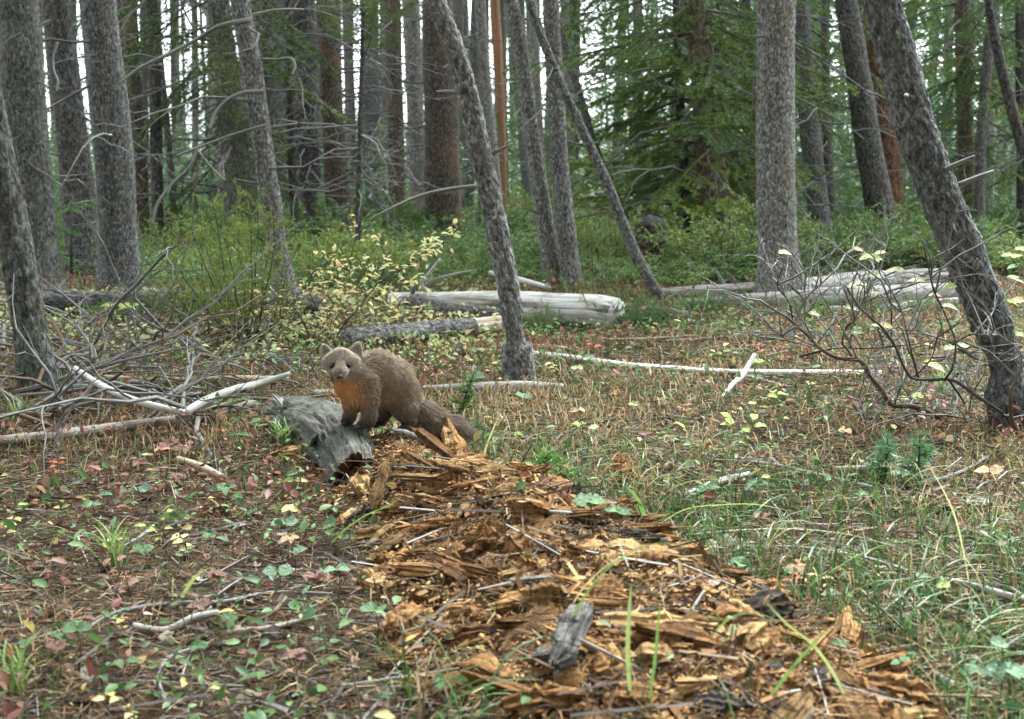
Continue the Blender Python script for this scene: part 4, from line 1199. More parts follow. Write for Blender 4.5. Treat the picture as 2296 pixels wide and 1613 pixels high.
yellow_shrub('tall dark-stemmed shrub with pale yellow leaves rising behind the marten', (741, 788),
    [[(20, 655), (80, 560), (150, 470), (250, 340), (225, 230), (215, 100)], [(250, 340), (330, 240), (380, 110), (375, -10)], [(150, 470), (20, 560), (30, 480), (110, 400)], [(250, 335), (160, 180), (150, 80)],
     [(80, 560), (180, 500), (330, 440), (460, 400)], [(330, 240), (450, 170), (560, 120), (690, 30), (810, -40)], [(225, 230), (120, 150), (20, 120), (-60, 60)]],
    [('c5', 80, 110), ('c5', 250, 110), ('c5', 330, 170), ('c5', 620, 60), ('c5', 560, 140), ('c5', 690, 20), ('c2', 830, 1440), ('c2', 690, 1520), ('c2', 620, 1560), ('c5', 390, 300), ('c5', 450, 350), ('c5', 120, 300), ('c5', 480, 150), ('c2', 190, 1390), ('c2', 320, 1480), ('c5', 160, 190), ('c5', 540, 220), ('c5', 20, 60), ('c5', 420, 110), ('c2', 740, 1480), ('c5', 300, 260), ('c5', 230, 420)], 81)
yellow_shrub('lower yellow-leaved shrub left of the marten\'s head, before the long dark log', (700, 772),
    [[(-60, 600), (-60, 450), (-120, 300), (-100, 180)], [(-60, 600), (-160, 500), (-230, 400), (-320, 330)], [(-60, 600), (0, 470), (40, 380)], [(-160, 500), (-260, 480), (-330, 480)]],
    [('c4', 1760, 320), ('c4', 1900, 370), ('c4', 2010, 320), ('c4', 2160, 110), ('c4', 2210, 170), ('c4', 2100, 480), ('c4', 1960, 540), ('c4', 1990, 440), ('c4', 2170, 530), ('c4', 2060, 260), ('c4', 2230, 330), ('c4', 2200, 420), ('c4', 1850, 470), ('c4', 1720, 420), ('c4', 2110, 200), ('c4', 2200, 570), ('c4', 2050, 580), ('c5', 60, 430), ('c5', 20, 250), ('c5', 100, 370), ('c4', 1800, 560), ('c4', 1640, 330)], 82)
yellow_shrub('spreading low yellow-leaved shrub at the foot of the dark slab under the white log', (985, 752),
    [[(680, 590), (720, 510), (800, 480)], [(680, 590), (560, 520), (440, 480)], [(720, 510), (900, 480), (1080, 490)], [(680, 590), (860, 540), (1000, 520)]],
    [('c5', 880, 450), ('c5', 1000, 460), ('c5', 1080, 480), ('c5', 940, 500), ('c5', 820, 490), ('c5', 700, 480), ('c5', 600, 470), ('c5', 480, 470), ('c5', 400, 500), ('c5', 540, 520), ('c5', 760, 520), ('c5', 300, 500), ('c5', 1120, 460), ('c5', 640, 420), ('c5', 450, 420)], 83, (7, 12))

# --- nearer juniper shrubs and seedlings ---------------------------------------------------------
def shrub_at(label, px, py, s, seed, w=.55, h=.62, nst=16, nl=.013, nw=.003, per=520, ca=A((.05, .085, .02)), cb=A((.17, .21, .06)), zs=1.0, name='juniper'):
    g = gp(px, py)
    t = thing(name, label, 'shrub', g)
    f, st = make_juniper(seed, w, h, ca, cb, nst, nl, nw, per)
    link('foliage', f, M['needles'], t, (0, 0, -.02), None, (s, s, s * zs))
    link('stem', st, M['twig_dark'], t, (0, 0, -.02), None, (s, s, s * zs))
shrub_at('airy olive-green juniper standing in front of the long dark log, left of the yellow leaves', 560, 765, .66, 51, .45, .95, 18, .016, .0045, 620, A((.08, .125, .03)), A((.28, .34, .10)))
shrub_at('smaller juniper spray low beside the tangle of dead twigs left of centre', 470, 752, .55, 52, .5, .7, 16, .016, .0045, 620, A((.08, .125, .03)), A((.28, .34, .10)))
shrub_at('light green juniper sprig growing in front of the right end of the white log', 1345, 735, .42, 53, .5, .95, 12, ca=A((.09, .14, .03)), cb=A((.24, .30, .09)))
shrub_at('small juniper tuft at the foot of the thick pale trunk', 1700, 712, .3, 54, .6, .6, 12)
for px, py, s_, lb in ((1215, 742, .2, 'small juniper sprig in front of the middle of the white fallen log'), (1425, 735, .3, 'juniper sprig beyond the right end of the white fallen log'), (1590, 706, .26, 'juniper sprig at the left end of the grey logs'),
                       (1820, 716, .22, 'juniper sprig in front of the grey logs, close right of the thick pale trunk'), (1950, 714, .24, 'juniper sprig before the middle of the grey logs'), (2070, 706, .22, 'juniper sprig before the grey logs near the right leaning trunk'),
                       (380, 720, .28, 'juniper sprig at the foot of the long dark log'), (250, 728, .25, 'juniper sprig between the dead twigs and the long dark log')):
    t = thing('juniper', lb, 'shrub', gp(px, py))
    f_, st_ = JUN[px % 4]
    link('foliage', f_, M['needles'], t, (0, 0, -.01), (0, 0, px), (s_, s_, s_ * .95)); link('stem', st_, M['twig_brown'], t, (0, 0, -.01), (0, 0, px), s_)
def seedling(label, px, py, hpx, seed, width=.5, ca=A((.05, .10, .025)), cb=A((.13, .22, .06)), nl=.018, tiers=7, lean=0.0, name='fir_seedling', nw=.0022, per=900):
    r = np.random.default_rng(seed)
    g = gp(px, py)
    m = mpp(g)
    H = hpx * m
    t = thing(name, label, 'seedling', g)
    st, mb = MB(), MB()
    zz = np.linspace(0, 1, 8)[:, None]
    P = A((lean, 0, 1)) * H * zz
    V, F, tc = tube(P, np.linspace(.0035, .0012, 8), 6)
    st.add(V, F, (1, 1, 1), tc)
    needle_brush(mb, P[3:], nl, nw, per, ca, cb, r, .8, .3, 1)
    for q in range(tiers):
        z = .12 + .8 * q / tiers
        for s in range(4):
            a = r.uniform(0, 6.28)
            l = H * width * (1.05 - z) * r.uniform(.6, 1.1)
            d = A((math.cos(a), math.sin(a), .35))
            p = A((lean, 0, 1)) * H * z + d * l * np.linspace(0, 1, 5)[:, None]
            V, F, tc = tube(p, np.linspace(.002, .0008, 5), 4, False)
            st.add(V, F, (1, 1, 1), tc)
            needle_brush(mb, p, nl, nw, per, ca, cb, r, .9, .2, .8)
            for h in (.4, .7):
                p2 = p[0] + (p[-1] - p[0]) * h + nrm(d + r.normal(size=3) * .7) * l * .4 * np.linspace(0, 1, 3)[:, None]
                needle_brush(mb, p2, nl, nw, per, ca, cb, r, .9, .2, .8)
    link('foliage', mb.mesh('foliage', False), M['needles'], t)
    link('stem', st.mesh('stem'), M['twig_dark'], t)
seedling('leaning green juniper seedling behind the marten\'s tail, in front of the mottled log', 1022, 945, 112, 91, .42, lean=.38)
seedling('bright green feathery fir seedling beside the crumbled wood, right of the marten\'s tail', 1232, 1092, 92, 92, .85, A((.07, .15, .03)), A((.16, .30, .08)), .014)
seedling('low fir seedling just left of the feathery one', 1180, 1100, 60, 93, 1.0, A((.07, .15, .03)), A((.16, .30, .08)), .014)
seedling('blue-green pine seedling in the right foreground, left one of two', 1985, 1085, 112, 94, .42, A((.05, .12, .05)), A((.14, .27, .12)), .04, 5, name='pine_seedling', per=500)
seedling('blue-green pine seedling in the right foreground, right one of two', 2058, 1092, 120, 95, .42, A((.05, .11, .045)), A((.12, .24, .10)), .04, 5, name='pine_seedling', per=500)
seedling('dry rust-brown needle tuft standing right of the feathery fir seedling', 1392, 1092, 72, 96, .8, A((.20, .085, .03)), A((.42, .22, .09)), .03, 5, name='dry_sprig', per=420)
seedling('tiny green fir seedling right of the mottled grey log', 1075, 1000, 50, 97, .8)
DRY = [make_bough(s, nl=.03, nw=.003, per=380, ca=A((.12, .05, .02)), cb=A((.30, .14, .06)), droop=.3, bare=.1) for s in (15, 16)]
for (px, py, s, rz, lb) in ((600, 835, .30, .4, 'drooping rust-brown dead needle spray left of the marten\'s head'), (660, 850, .22, 2.6, 'small rust-brown dead needle spray touching the tan pole\'s end')):
    g = gp(px, py)
    tag(link('dead_spray', DRY[px % 2], M['needles'], None, g + A((0, 0, .05)), (.1, -.1, rz), s), lb, 'dead branch')
# green fir bough low at left, in front of the dark leaning trunk
g = gp(160, 632)
t = thing('fir_sapling', 'bright green fir sapling between the thick grey trunk and the charcoal-grey trunk', 'sapling', g)
V, F, tc = tube(A([(0, 0, -.05), (.01, 0, .25), (.03, 0, .55)]), A((.012, .009, .005)), 6)
link('stem', mesh_from('stem', V, F, None, tc), M['twig_dark'], t)
FIRG = [make_bough(s, nl=.02, nw=.004, per=600, ca=A((.07, .17, .05)), cb=A((.20, .38, .11)), droop=.1) for s in (17, 18)]
for q in range(11):
    link('bough', FIRG[q % 2], M['needles'], t, (.01, 0, .08 + .045 * q), (.1 * (q % 3), -.15, q * 2.2), .52 - .016 * q)

# ================================================================ leafy plants
def forb(label, c, x, y, mat, kind='oval', n=1, Lpx=34, h=.05, style='single', seed=None, cat='plant', az=None, name='leafy_plant'):
    seed = seed if seed is not None else int(x * 3 + y)
    r = np.random.default_rng(seed)
    fx, fy = cx(c, x, y)
    Pt = gp(fx, fy, h)
    base = A((Pt[0], Pt[1], gz1(Pt[0], Pt[1])))
    m = mpp(Pt)
    L = cs(c, Lpx) * m
    root = thing(name, label, cat, base)
    top = A((0, 0, h))
    sw = .0011 + L * .018
    az = az if az is not None else r.uniform(0, 6.28)
    if style == 'pinnate':
        d = A((math.cos(az), math.sin(az) * .6, 0))
        arc = spline(A([-d * L * 1.4 - A((0, 0, .005)), -d * L * .5 + top * .75, d * L * .5 + top, d * L * 1.6 + top * .9]), 14)
        V, F, tc = tube(arc, np.linspace(sw, sw * .5, 14), 5)
        link('stem', mesh_from('stem', V, F, None, tc), M['twig_brown'], root)
        side = np.cross(d, A((0, 0, 1)))
        for q in range(n):
            i = min(13, 5 + int(9 * q / max(1, n)))
            dd = d * .5 + side * (1 if q % 2 else -1) if q < n - 1 else d
            leaf(root, base, base + arc[i], dd + A((0, 0, r.uniform(-.1, .2))), A((r.normal() * .25, -.35, 1)), L * r.uniform(.8, 1.1), kind, mat, r)
    elif style == 'cluster':
        for s in range(2):
            dd = A((r.normal() * .3, r.normal() * .3, 1))
            arc = dd * h * 1.3 * np.linspace(0, 1, 8)[:, None] + A((s * L * .6, 0, -.004))
            V, F, tc = tube(arc, np.linspace(sw, sw * .5, 8), 5)
            link('stem', mesh_from('stem', V, F, None, tc), M['twig_brown'], root)
            for q in range(n // 2):
                i = int(r.integers(2, 8))
                a = r.uniform(0, 6.28)
                leaf(root, base, base + arc[i], A((math.cos(a), math.sin(a), r.uniform(.1, .8))), A((0, -.4, 1)), L * r.uniform(.7, 1.15), kind, mat, r)
    else:
        V, F, tc = tube(spline(A([(0, 0, -.004), (.004, .004, h * .6), top]), 6), np.linspace(sw, sw * .6, 6), 5)
        link('stem', mesh_from('stem', V, F, None, tc), M['twig_brown'], root)
        for q in range(n):
            a = az + q * 6.283 / n + r.uniform(-.4, .4)
            d = A((math.cos(a), math.sin(a) * .8, r.uniform(-.1, .3)))
            leaf(root, base, base + top - (nrm(d) * L * .5 if n == 1 else 0), d, A((r.normal() * .3, -.65, .8)), L * r.uniform(.85, 1.1), kind, mat, r)
    return root

PL = [
 ('single round blue-green leaf at the left edge of the foreground', 'f1', 80, 145, 'leaf_blue', 'round', 1, 95, .05, 'single'),
 ('large upright round blue-green leaf among red leaves in the left foreground', 'f1', 945, 165, 'leaf_blue', 'round', 1, 105, .06, 'single'),
 ('low plant with several small grey-green leaves, left foreground', 'f1', 600, 275, 'leaf_blue', 'oval', 6, 70, .03, 'rosette'),
 ('shiny pale green leaf lying right of the small grey-green leaves', 'f1', 690, 200, 'leaf_blue', 'ovate', 1, 95, .04, 'single'),
 ('pale yellow leaflets on an arched stem at the far left of the foreground', 'f1', 110, 270, 'leaf_lime', 'oval', 5, 62, .06, 'pinnate'),
 ('lower spray of yellow leaflets at the left edge of the foreground', 'f1', 60, 375, 'leaf_yellow', 'oval', 6, 62, .05, 'pinnate'),
 ('yellow-green leaflets rising along a twig in the left foreground', 'f1', 1010, 410, 'leaf_lime', 'oval', 6, 66, .05, 'pinnate'),
 ('bright yellow-green leaflets above the grey twig in the left foreground', 'f1', 1090, 330, 'leaf_lime', 'oval', 4, 60, .07, 'pinnate'),
 ('yellow and green leaflets beside a tiny red berry', 'f1', 1200, 490, 'leaf_yellow', 'oval', 6, 72, .04, 'pinnate'),
 ('dark green toothed leaf left of the grey log\'s broken end', 'f1', 2150, 390, 'leaf_green', 'round', 1, 125, .05, 'single'),
 ('yellow leaf bunch in front of the broken log stub', 'f1', 1900, 300, 'leaf_yellow', 'oval', 6, 75, .06, 'rosette'),
 ('blue-green round leaves under the yellow leaf bunch', 'f1', 1870, 395, 'leaf_blue', 'round', 3, 95, .045, 'rosette'),
 ('peach-coloured curled leaves below the round blue-green ones', 'f1', 1900, 490, 'leaf_peach', 'ovate', 4, 85, .03, 'rosette'),
 ('wedge-shaped green leaf under the peach-coloured leaves', 'f1', 1965, 570, 'leaf_blue', 'ovate', 1, 105, .03, 'single'),
 ('pale ragged green leaf in the litter left of the crumbled wood', 'f1', 1820, 715, 'leaf_blue', 'round', 2, 100, .03, 'rosette'),
 ('green pinnate leaf at the bottom left, left half', 'f1', 720, 1300, 'leaf_green', 'oval', 5, 90, .05, 'pinnate'),
 ('green pinnate leaf at the bottom left, right half', 'f1', 1100, 1280, 'leaf_green', 'oval', 6, 85, .06, 'pinnate'),
 ('blurred yellow leaves at the very bottom left', 'f1', 800, 1530, 'leaf_yellow', 'oval', 7, 95, .07, 'pinnate'),
 ('pale yellow leaf near the bottom edge left of the charred wood', 'f1', 1220, 1445, 'leaf_yellow', 'ovate', 2, 80, .05, 'single'),
 ('lone upright green leaf in the dark litter at lower left', 'f1', 345, 1115, 'leaf_green', 'lance', 1, 115, .04, 'single'),
 ('large green leaf in front of the left edge of the crumbled wood', 'f2', 310, 965, 'leaf_green', 'round', 2, 140, .05, 'rosette'),
 ('pale green crumpled leaf left of the crumbled wood', 'f2', 60, 700, 'leaf_blue', 'ovate', 2, 130, .05, 'rosette'),
 ('two small green leaves at the foot of the split plank', 'f2', 140, 480, 'leaf_green', 'ovate', 3, 55, .03, 'rosette'),
 ('lush green leaf cluster behind the grey stick on the crumbled wood', 'f2', 1720, 250, 'leaf_green', 'round', 5, 105, .05, 'rosette'),
 ('wide green leaves right of the lush cluster, beside the crumbled wood', 'f2', 1900, 320, 'leaf_green', 'oval', 4, 110, .05, 'rosette'),
 ('pink leaves on a low stem at the left margin of the crumbled wood', 'f2', 340, 790, 'leaf_peach', 'oval', 4, 65, .04, 'cluster'),
 ('blurred maroon leaf spray at the bottom left of the crumbled wood', 'f2', 240, 1290, 'leaf_maroon', 'ovate', 9, 95, .09, 'cluster'),
 ('vivid red leaf sprig in the grass of the right foreground', 'f3', 870, 640, 'leaf_red', 'lance', 12, 95, .05, 'cluster'),
 ('orange leaf sprig just right of the vivid red one', 'f3', 1010, 690, 'leaf_peach', 'lance', 8, 80, .04, 'cluster'),
 ('large blue-green leaf standing in the bottom right corner', 'f3', 2160, 1120, 'leaf_blue', 'oval', 1, 170, .09, 'single'),
 ('spray of blue-green leaves at the right edge of the bottom right corner', 'f3', 2200, 1290, 'leaf_blue', 'oval', 6, 150, .06, 'rosette'),
 ('blue-green leaves left of the corner spray at bottom right', 'f3', 2000, 1290, 'leaf_blue', 'ovate', 4, 120, .05, 'rosette'),
 ('flat green oval leaf on the grey branch at the lower right', 'f3', 1790, 758, 'leaf_lime', 'oval', 1, 120, .06, 'single'),
 ('curled brown dead leaf in the grass of the right foreground', 'f3', 1970, 230, 'leaf_dead', 'ovate', 3, 120, .03, 'rosette'),
 ('small brown dead leaf at the right edge of the foreground', 'f3', 2170, 195, 'leaf_dead', 'ovate', 2, 80, .03, 'rosette'),
 ('peach leaf pair lying at the right, above the curled dead leaf', 'f3', 2080, 55, 'leaf_peach', 'round', 2, 95, .03, 'rosette'),
 ('maroon leaves right of the grass stem in the right foreground', 'f3', 1960, 395, 'leaf_maroon', 'ovate', 4, 85, .03, 'rosette'),
 ('dull maroon leaf pair low in the right foreground', 'f3', 1690, 1050, 'leaf_maroon', 'ovate', 3, 85, .03, 'rosette'),
 ('green leaf beside the lichen-grey rod at bottom right', 'f3', 1520, 1235, 'leaf_green', 'oval', 2, 80, .04, 'rosette'),
 ('green leaves at the left end of the pale slanting stick', 'f3', 310, 150, 'leaf_green', 'oval', 4, 85, .05, 'rosette'),
 ('blue-green leaves lying on the pale slanting stick', 'f3', 620, 130, 'leaf_blue', 'oval', 3, 80, .05, 'rosette'),
 ('lime-green leaflets on a thin stem right of the burrow', 'c6', 690, 920, 'leaf_lime', 'oval', 6, 85, .10, 'pinnate'),
 ('yellow leaflets just below the lime-green ones near the burrow', 'c6', 530, 985, 'leaf_yellow', 'oval', 4, 55, .06, 'pinnate'),
 ('light green leafy plant below the yellow leaflets in the clearing', 'c6', 540, 1140, 'leaf_lime', 'oval', 8, 85, .08, 'cluster'),
 ('peach leaf pair left of the pine seedlings', 'c6', 1180, 1145, 'leaf_peach', 'round', 2, 65, .03, 'rosette'),
 ('peach leaf pair right of the pine seedlings', 'c6', 1805, 1192, 'leaf_peach', 'round', 2, 65, .03, 'rosette'),
 ('yellow leaf tuft in the clearing left of the thin silvery trunk\'s middle', 'c6', 380, 640, 'leaf_lime', 'ovate', 6, 55, .04, 'cluster'),
 ('red leaf tuft behind the silvery trunk, left one', 'c6', 650, 610, 'leaf_red', 'ovate', 9, 40, .06, 'cluster'),
 ('red leaf tuft behind the silvery trunk, right one', 'c6', 785, 645, 'leaf_red', 'ovate', 9, 40, .05, 'cluster'),
 ('red and pink leaf patch under the bare shrub', 'c6', 1230, 990, 'leaf_maroon', 'ovate', 12, 45, .04, 'cluster'),
 ('orange-red upright leaves under the bare shrub', 'c6', 1680, 940, 'leaf_red', 'lance', 7, 60, .06, 'cluster'),
 ('yellow leaves under the bare shrub', 'c6', 1520, 955, 'leaf_yellow', 'ovate', 5, 55, .04, 'rosette'),
 ('red leaf in the dark soil below the burrow', 'c6', 300, 1250, 'leaf_red', 'lance', 2, 85, .02, 'rosette'),
 ('small red leaf tuft left of the burrow', 'c6', 165, 1000, 'leaf_red', 'ovate', 6, 40, .03, 'cluster'),
 ('soft green leaf tuft around the white broken branch', 'c6', 590, 800, 'leaf_blue', 'oval', 7, 50, .04, 'cluster'),
 ('pale green leaf tuft right of the lime leaflets under the bare shrub', 'c6', 950, 920, 'leaf_pale', 'ovate', 6, 45, .03, 'cluster'),
 ('scarlet leaf tuft by the short pale stick in the clearing', 'c5', 1770, 660, 'leaf_red', 'ovate', 9, 48, .06, 'cluster'),
 ('single bright orange-red leaf lying in the clearing', 'c5', 1865, 970, 'leaf_red', 'oval', 2, 90, .02, 'rosette'),
 ('blue-green heart-shaped leaves right of the marten\'s back', 'c5', 985, 855, 'leaf_blue', 'round', 3, 70, .05, 'rosette'),
 ('green leaf pair below the mottled grey log', 'c5', 1285, 985, 'leaf_blue', 'round', 3, 65, .03, 'rosette'),
 ('yellow leaflets above the silvery trunk\'s left part', 'c5', 1480, 775, 'leaf_yellow', 'oval', 7, 50, .05, 'pinnate'),
 ('pale round leaves along the silvery trunk', 'c5', 1640, 800, 'leaf_pale', 'round', 4, 45, .03, 'rosette'),
 ('green leaf tuft on the silvery trunk right of the yellow leaflets', 'c5', 1720, 725, 'leaf_blue', 'oval', 4, 50, .05, 'rosette'),
 ('yellow drooping leaves right of the marten\'s tail', 'c5', 1040, 1100, 'leaf_lime', 'lance', 5, 65, .04, 'cluster'),
 ('cream-coloured leaf pair in the clearing beyond the feathery seedlings', 'c5', 1755, 1195, 'leaf_pale', 'oval', 2, 70, .03, 'rosette'),
 ('orange leaf pair on a dark twig in the clearing', 'c5', 1650, 1080, 'leaf_peach', 'oval', 3, 60, .05, 'rosette'),
 ('reddish-brown leaf behind the tip of the marten\'s tail', 'c5', 1080, 1420, 'leaf_maroon', 'ovate', 3, 90, .05, 'rosette'),
 ('maroon leaves under the grey log\'s left flank', 'c4', 1660, 1390, 'leaf_maroon', 'ovate', 10, 65, .05, 'cluster'),
 ('orange-red leaves under the middle of the tan-grey pole', 'c4', 1020, 1300, 'leaf_peach', 'lance', 5, 85, .05, 'cluster'),
 ('big dull maroon leaf right of the orange-red leaves under the pole', 'c4', 1240, 1310, 'leaf_maroon', 'ovate', 2, 120, .04, 'rosette'),
 ('red-brown leaf patch at the left edge under the pole', 'c4', 330, 1440, 'leaf_red', 'ovate', 11, 60, .04, 'cluster'),
 ('rusty leaf patch in the left foreground below the pole', 'c4', 780, 1480, 'leaf_maroon', 'ovate', 10, 62, .05, 'cluster'),
 ('pale green rhododendron-like leaf whorl before the long dark log', 'c4', 740, 385, 'leaf_lime', 'lance', 6, 95, .16, 'rosette'),
 ('second light green leaf whorl right before the long dark log', 'c4', 860, 395, 'leaf_lime', 'lance', 4, 85, .14, 'rosette'),
 ('yellow leaf tuft below the long dark log', 'c4', 985, 555, 'leaf_yellow', 'ovate', 6, 55, .06, 'cluster'),
 ('red grass-like tuft under the long dark log', 'c4', 640, 470, 'leaf_red', 'lance', 12, 55, .06, 'cluster'),
 ('green leaf right of the pole\'s end, close to the grey log', 'c4', 1560, 1230, 'leaf_green', 'ovate', 2, 90, .05, 'rosette'),
 ('green leaf with brown edge left of the broken stub', 'c4', 1960, 1480, 'leaf_green', 'ovate', 2, 110, .07, 'rosette'),
 ('small yellow-green leaf lowest beside the broken stub of the grey log', 'c4', 1930, 1540, 'leaf_lime', 'ovate', 2, 90, .05, 'rosette'),
 ('small red leaf on the ground behind the marten\'s head', 'c4', 1865, 675, 'leaf_red', 'oval', 1, 75, .03, 'single'),
]
for a in PL:
    forb(*a)

hb = np.random.default_rng(515)
HB = [('small green broad-leaved herb in the left foreground litter', 'leaf_green', 0, 760, 1040, 1590, 16), ('low maroon-leaved plant in the left foreground litter', 'leaf_maroon', 0, 720, 1010, 1500, 16),
      ('low reddish-leaved plant under the tan-grey pole', 'leaf_maroon', 0, 640, 960, 1080, 10), ('small green broad-leaved herb in the grass of the right foreground', 'leaf_green', 1560, 2290, 1040, 1560, 14),
      ('low green herb in the middle of the clearing', 'leaf_lime', 1150, 2150, 760, 1000, 14), ('pale-leaved low plant behind the tangle of dead twigs', 'leaf_pale', 180, 760, 715, 800, 14)]
for lb, m_, x0, x1, y0, y1, n_ in HB:
    for q in range(n_):
        px, py = hb.uniform(x0, x1), hb.uniform(y0, y1)
        t = forb(lb, 'd', px * 1.0889, py * 1.0889, m_, ('oval', 'ovate', 'round', 'lance')[q % 4], int(hb.integers(4, 8)), hb.uniform(18, 34) * 1.0889 if py > 1000 else hb.uniform(11, 18), hb.uniform(.02, .06), ('rosette', 'cluster')[q % 2], seed=9000 + q + x0 + y0)
        t['group'] = 'scattered: ' + lb
# ================================================================ long grass blades
def ribbon(mb, P, w, col, fold=.25):
    P = np.asarray(P, float)
    n = len(P)
    T = nrm(np.gradient(P, axis=0))
    side = nrm(np.cross(T, A((0, .35, 1.0))))
    up = np.cross(side, T)
    ww = w * np.sin(np.clip(np.linspace(.12, .995, n), 0, 1) * math.pi) ** .6
    V = np.concatenate([P - side * ww[:, None] * .5 + up * ww[:, None] * fold, P, P + side * ww[:, None] * .5 + up * ww[:, None] * fold])
    i = np.arange(n - 1)
    mb.add(V, [np.concatenate([np.stack([i, i + 1, n + i + 1, n + i], 1), np.stack([n + i, n + i + 1, 2 * n + i + 1, 2 * n + i], 1)])], col)
G1, G2, G3 = (.14, .24, .06), (.26, .31, .10), (.42, .34, .17)
BL = [('straight upright green grass blade at the bottom edge, in front of the crumbled wood', 'f2', [(1990, 1590), (1970, 1250), (1992, 790)], 30, G2, (.0, .10, .2)),
      ('second upright grass blade right of the straight one at the bottom edge', 'f2', [(2110, 1590), (2150, 1280), (2182, 900)], 20, G1, (.0, .08, .17)),
      ('long grass blade arching right over the crumbled wood', 'f2', [(1500, 1380), (1620, 1000), (1900, 650), (2100, 545), (2258, 535), (2400, 560)], 26, G1, (.0, .09, .15, .15, .13, .1)),
      ('dry twin of the long arching blade, just left of it', 'f2', [(1520, 1090), (1720, 780), (1950, 610), (2100, 560)], 18, G3, (.03, .1, .13, .12)),
      ('broad green blade slanting up right at the bottom, over the splintered wood', 'f3', [(690, 1500), (880, 1260), (1090, 1020)], 42, G1, (.0, .06, .12)),
      ('long blade crossing the broad one, slanting down right', 'f3', [(1200, 1500), (1080, 1270), (960, 1120), (830, 1020), (680, 860)], 26, G2, (.0, .05, .08, .1, .11)),
      ('short curved blade arching over the splintered slabs', 'f3', [(320, 1120), (420, 1010), (520, 950), (640, 945), (760, 985)], 20, G1, (.0, .05, .07, .07, .05)),
      ('long yellow-green blade lying across the grass at right', 'f3', [(0, 400), (200, 290), (420, 265), (620, 262), (840, 300)], 22, G2, (.02, .07, .08, .07, .05)),
      ('straight thin blade slanting up right past the vivid red sprig', 'f3', [(860, 840), (1080, 690), (1300, 560), (1480, 500), (1660, 475)], 16, G1, (.0, .05, .09, .09, .08)),
      ('striped green blade bending down beside the wide green leaves', 'f2', [(2105, 470), (2070, 330), (2030, 240), (1955, 150)], 32, G1, (.0, .06, .09, .11)),
      ('green blade rising left of the split plank', 'f2', [(0, 560), (120, 440), (260, 345), (400, 285), (480, 230)], 22, G1, (.0, .04, .07, .08, .09)),
      ('tall dry straw-coloured stem at the right of the foreground', 'f3', [(1962, 800), (1920, 560), (1860, 320), (1780, 150), (1690, 0)], 11, G3, (.0, .07, .14, .18, .22)),
      ('short wide pale green blade in the left foreground', 'f1', [(1160, 950), (1230, 830), (1300, 740), (1405, 680)], 30, G2, (.0, .04, .06, .07)),
      ('long fine blade falling left from the grass tuft in the left foreground', 'f1', [(690, 690), (560, 545), (420, 470), (260, 435), (100, 430)], 16, G1, (.0, .06, .08, .08, .06)),
      ('dry stalk pair beside the marten\'s tail tip', 'c5', [(1000, 1490), (1040, 1330), (1090, 1200), (1135, 1100)], 13, G3, (.0, .05, .10, .14))]
for q, (lb, c, pts, w, col, hs) in enumerate(BL):
    P = []
    if len(hs) < len(pts): hs = tuple(np.interp(np.linspace(0, 1, len(pts)), np.linspace(0, 1, len(hs)), hs))
    g0 = gp(*cx(c, *pts[0]), hs[0])
    Y0 = g0[1]
    P = [at(*cx(c, *p), Y0 - .02 * i) for i, p in enumerate(pts)]
    base = A((P[0][0], P[0][1], gz1(P[0][0], P[0][1])))
    mb = MB()
    ribbon(mb, spline(A(P), 22) - base, cs(c, w) * mpp(g0), col)
    o = link('tall_grass', mb.mesh('tall_grass'), M['grass'], None, base)
    tag(o, lb, 'grass')
# a tuft at left
def tuft(label, px, py, n, L, seed, cols=(G1, G2)):
    r = np.random.default_rng(seed)
    g = gp(px, py)
    t = thing('grass_tuft', label, 'grass', g)
    for q in range(n):
        a = r.uniform(0, 6.28); l = L * r.uniform(.6, 1.1)
        d = A((math.cos(a), math.sin(a), 0)) * r.uniform(.2, .9)
        u = np.linspace(0, 1, 9)[:, None]
        mb = MB()
        ribbon(mb, A((r.normal() * .008, r.normal() * .008, -.005)) + A((0, 0, 1)) * l * (u - .35 * u ** 2.5) + d * l * u ** 2 * .8, .0035, cols[q % len(cols)])
        link('blade', mb.mesh('blade'), M['grass'], t)
tuft('fine green grass tuft in the middle of the left foreground', 260, 1285, 26, .14, 1)
tuft('grass tuft growing under the pole\'s right end, left of the grey log', 640, 1010, 22, .13, 2)
tuft('grass tuft in the bottom left corner', 40, 1560, 18, .12, 3)
tuft('grass tuft at the left edge below the leaning trunk', 40, 960, 20, .13, 4)
tuft('pale grass tuft among the stems of the bare shrub', 2110, 880, 18, .12, 5, ((.2, .3, .12), G2))
# ================================================================ the decayed log and its crumbled wood
def mat_rot(name, dark, mid, light, grey=0.0):
    N = NT(name)
    v = N.attr('tc').outputs['Vector']
    r = N.rnd()
    g = N.noise(N.mapping(v, (1, 1, .10)), 210.0, 6, .72, .3)
    x = N.noise(N.mapping(v, (.35, .35, 1)), 95.0, 4, .6, .8)
    lo = N.noise(v, 22.0, 4, .6)
    c = N.ramp(g, [(.37, dark), (.48, mid), (.64, light)])
    c = N.mix(N.ramp(x, [(.37, (1, 1, 1)), (.43, (0, 0, 0))]), c, dark)
    c = N.mix(N.math('MULTIPLY', N.ramp(lo, [(.45, (0, 0, 0)), (.65, (1, 1, 1))]), .55), c, tuple(.75 * a for a in mid))
    c = N.mix(1.0, c, N.ramp(r, [(0, (.38, .34, .31)), (.5, (.85, .80, .76)), (1, (1.18, 1.16, 1.12))]), 'MULTIPLY')
    N.bsdf(c, .9, N.bump(N.math('ADD', g, N.math('MULTIPLY', x, .8)), 1.0, .006), .12)
    return N.m
M['rot'] = mat_rot('rotten_wood', (.045, .023, .011), (.215, .112, .042), (.45, .265, .105))
M['rot_tan'] = mat_rot('rotten_wood_tan', (.055, .030, .015), (.30, .185, .078), (.52, .36, .165))
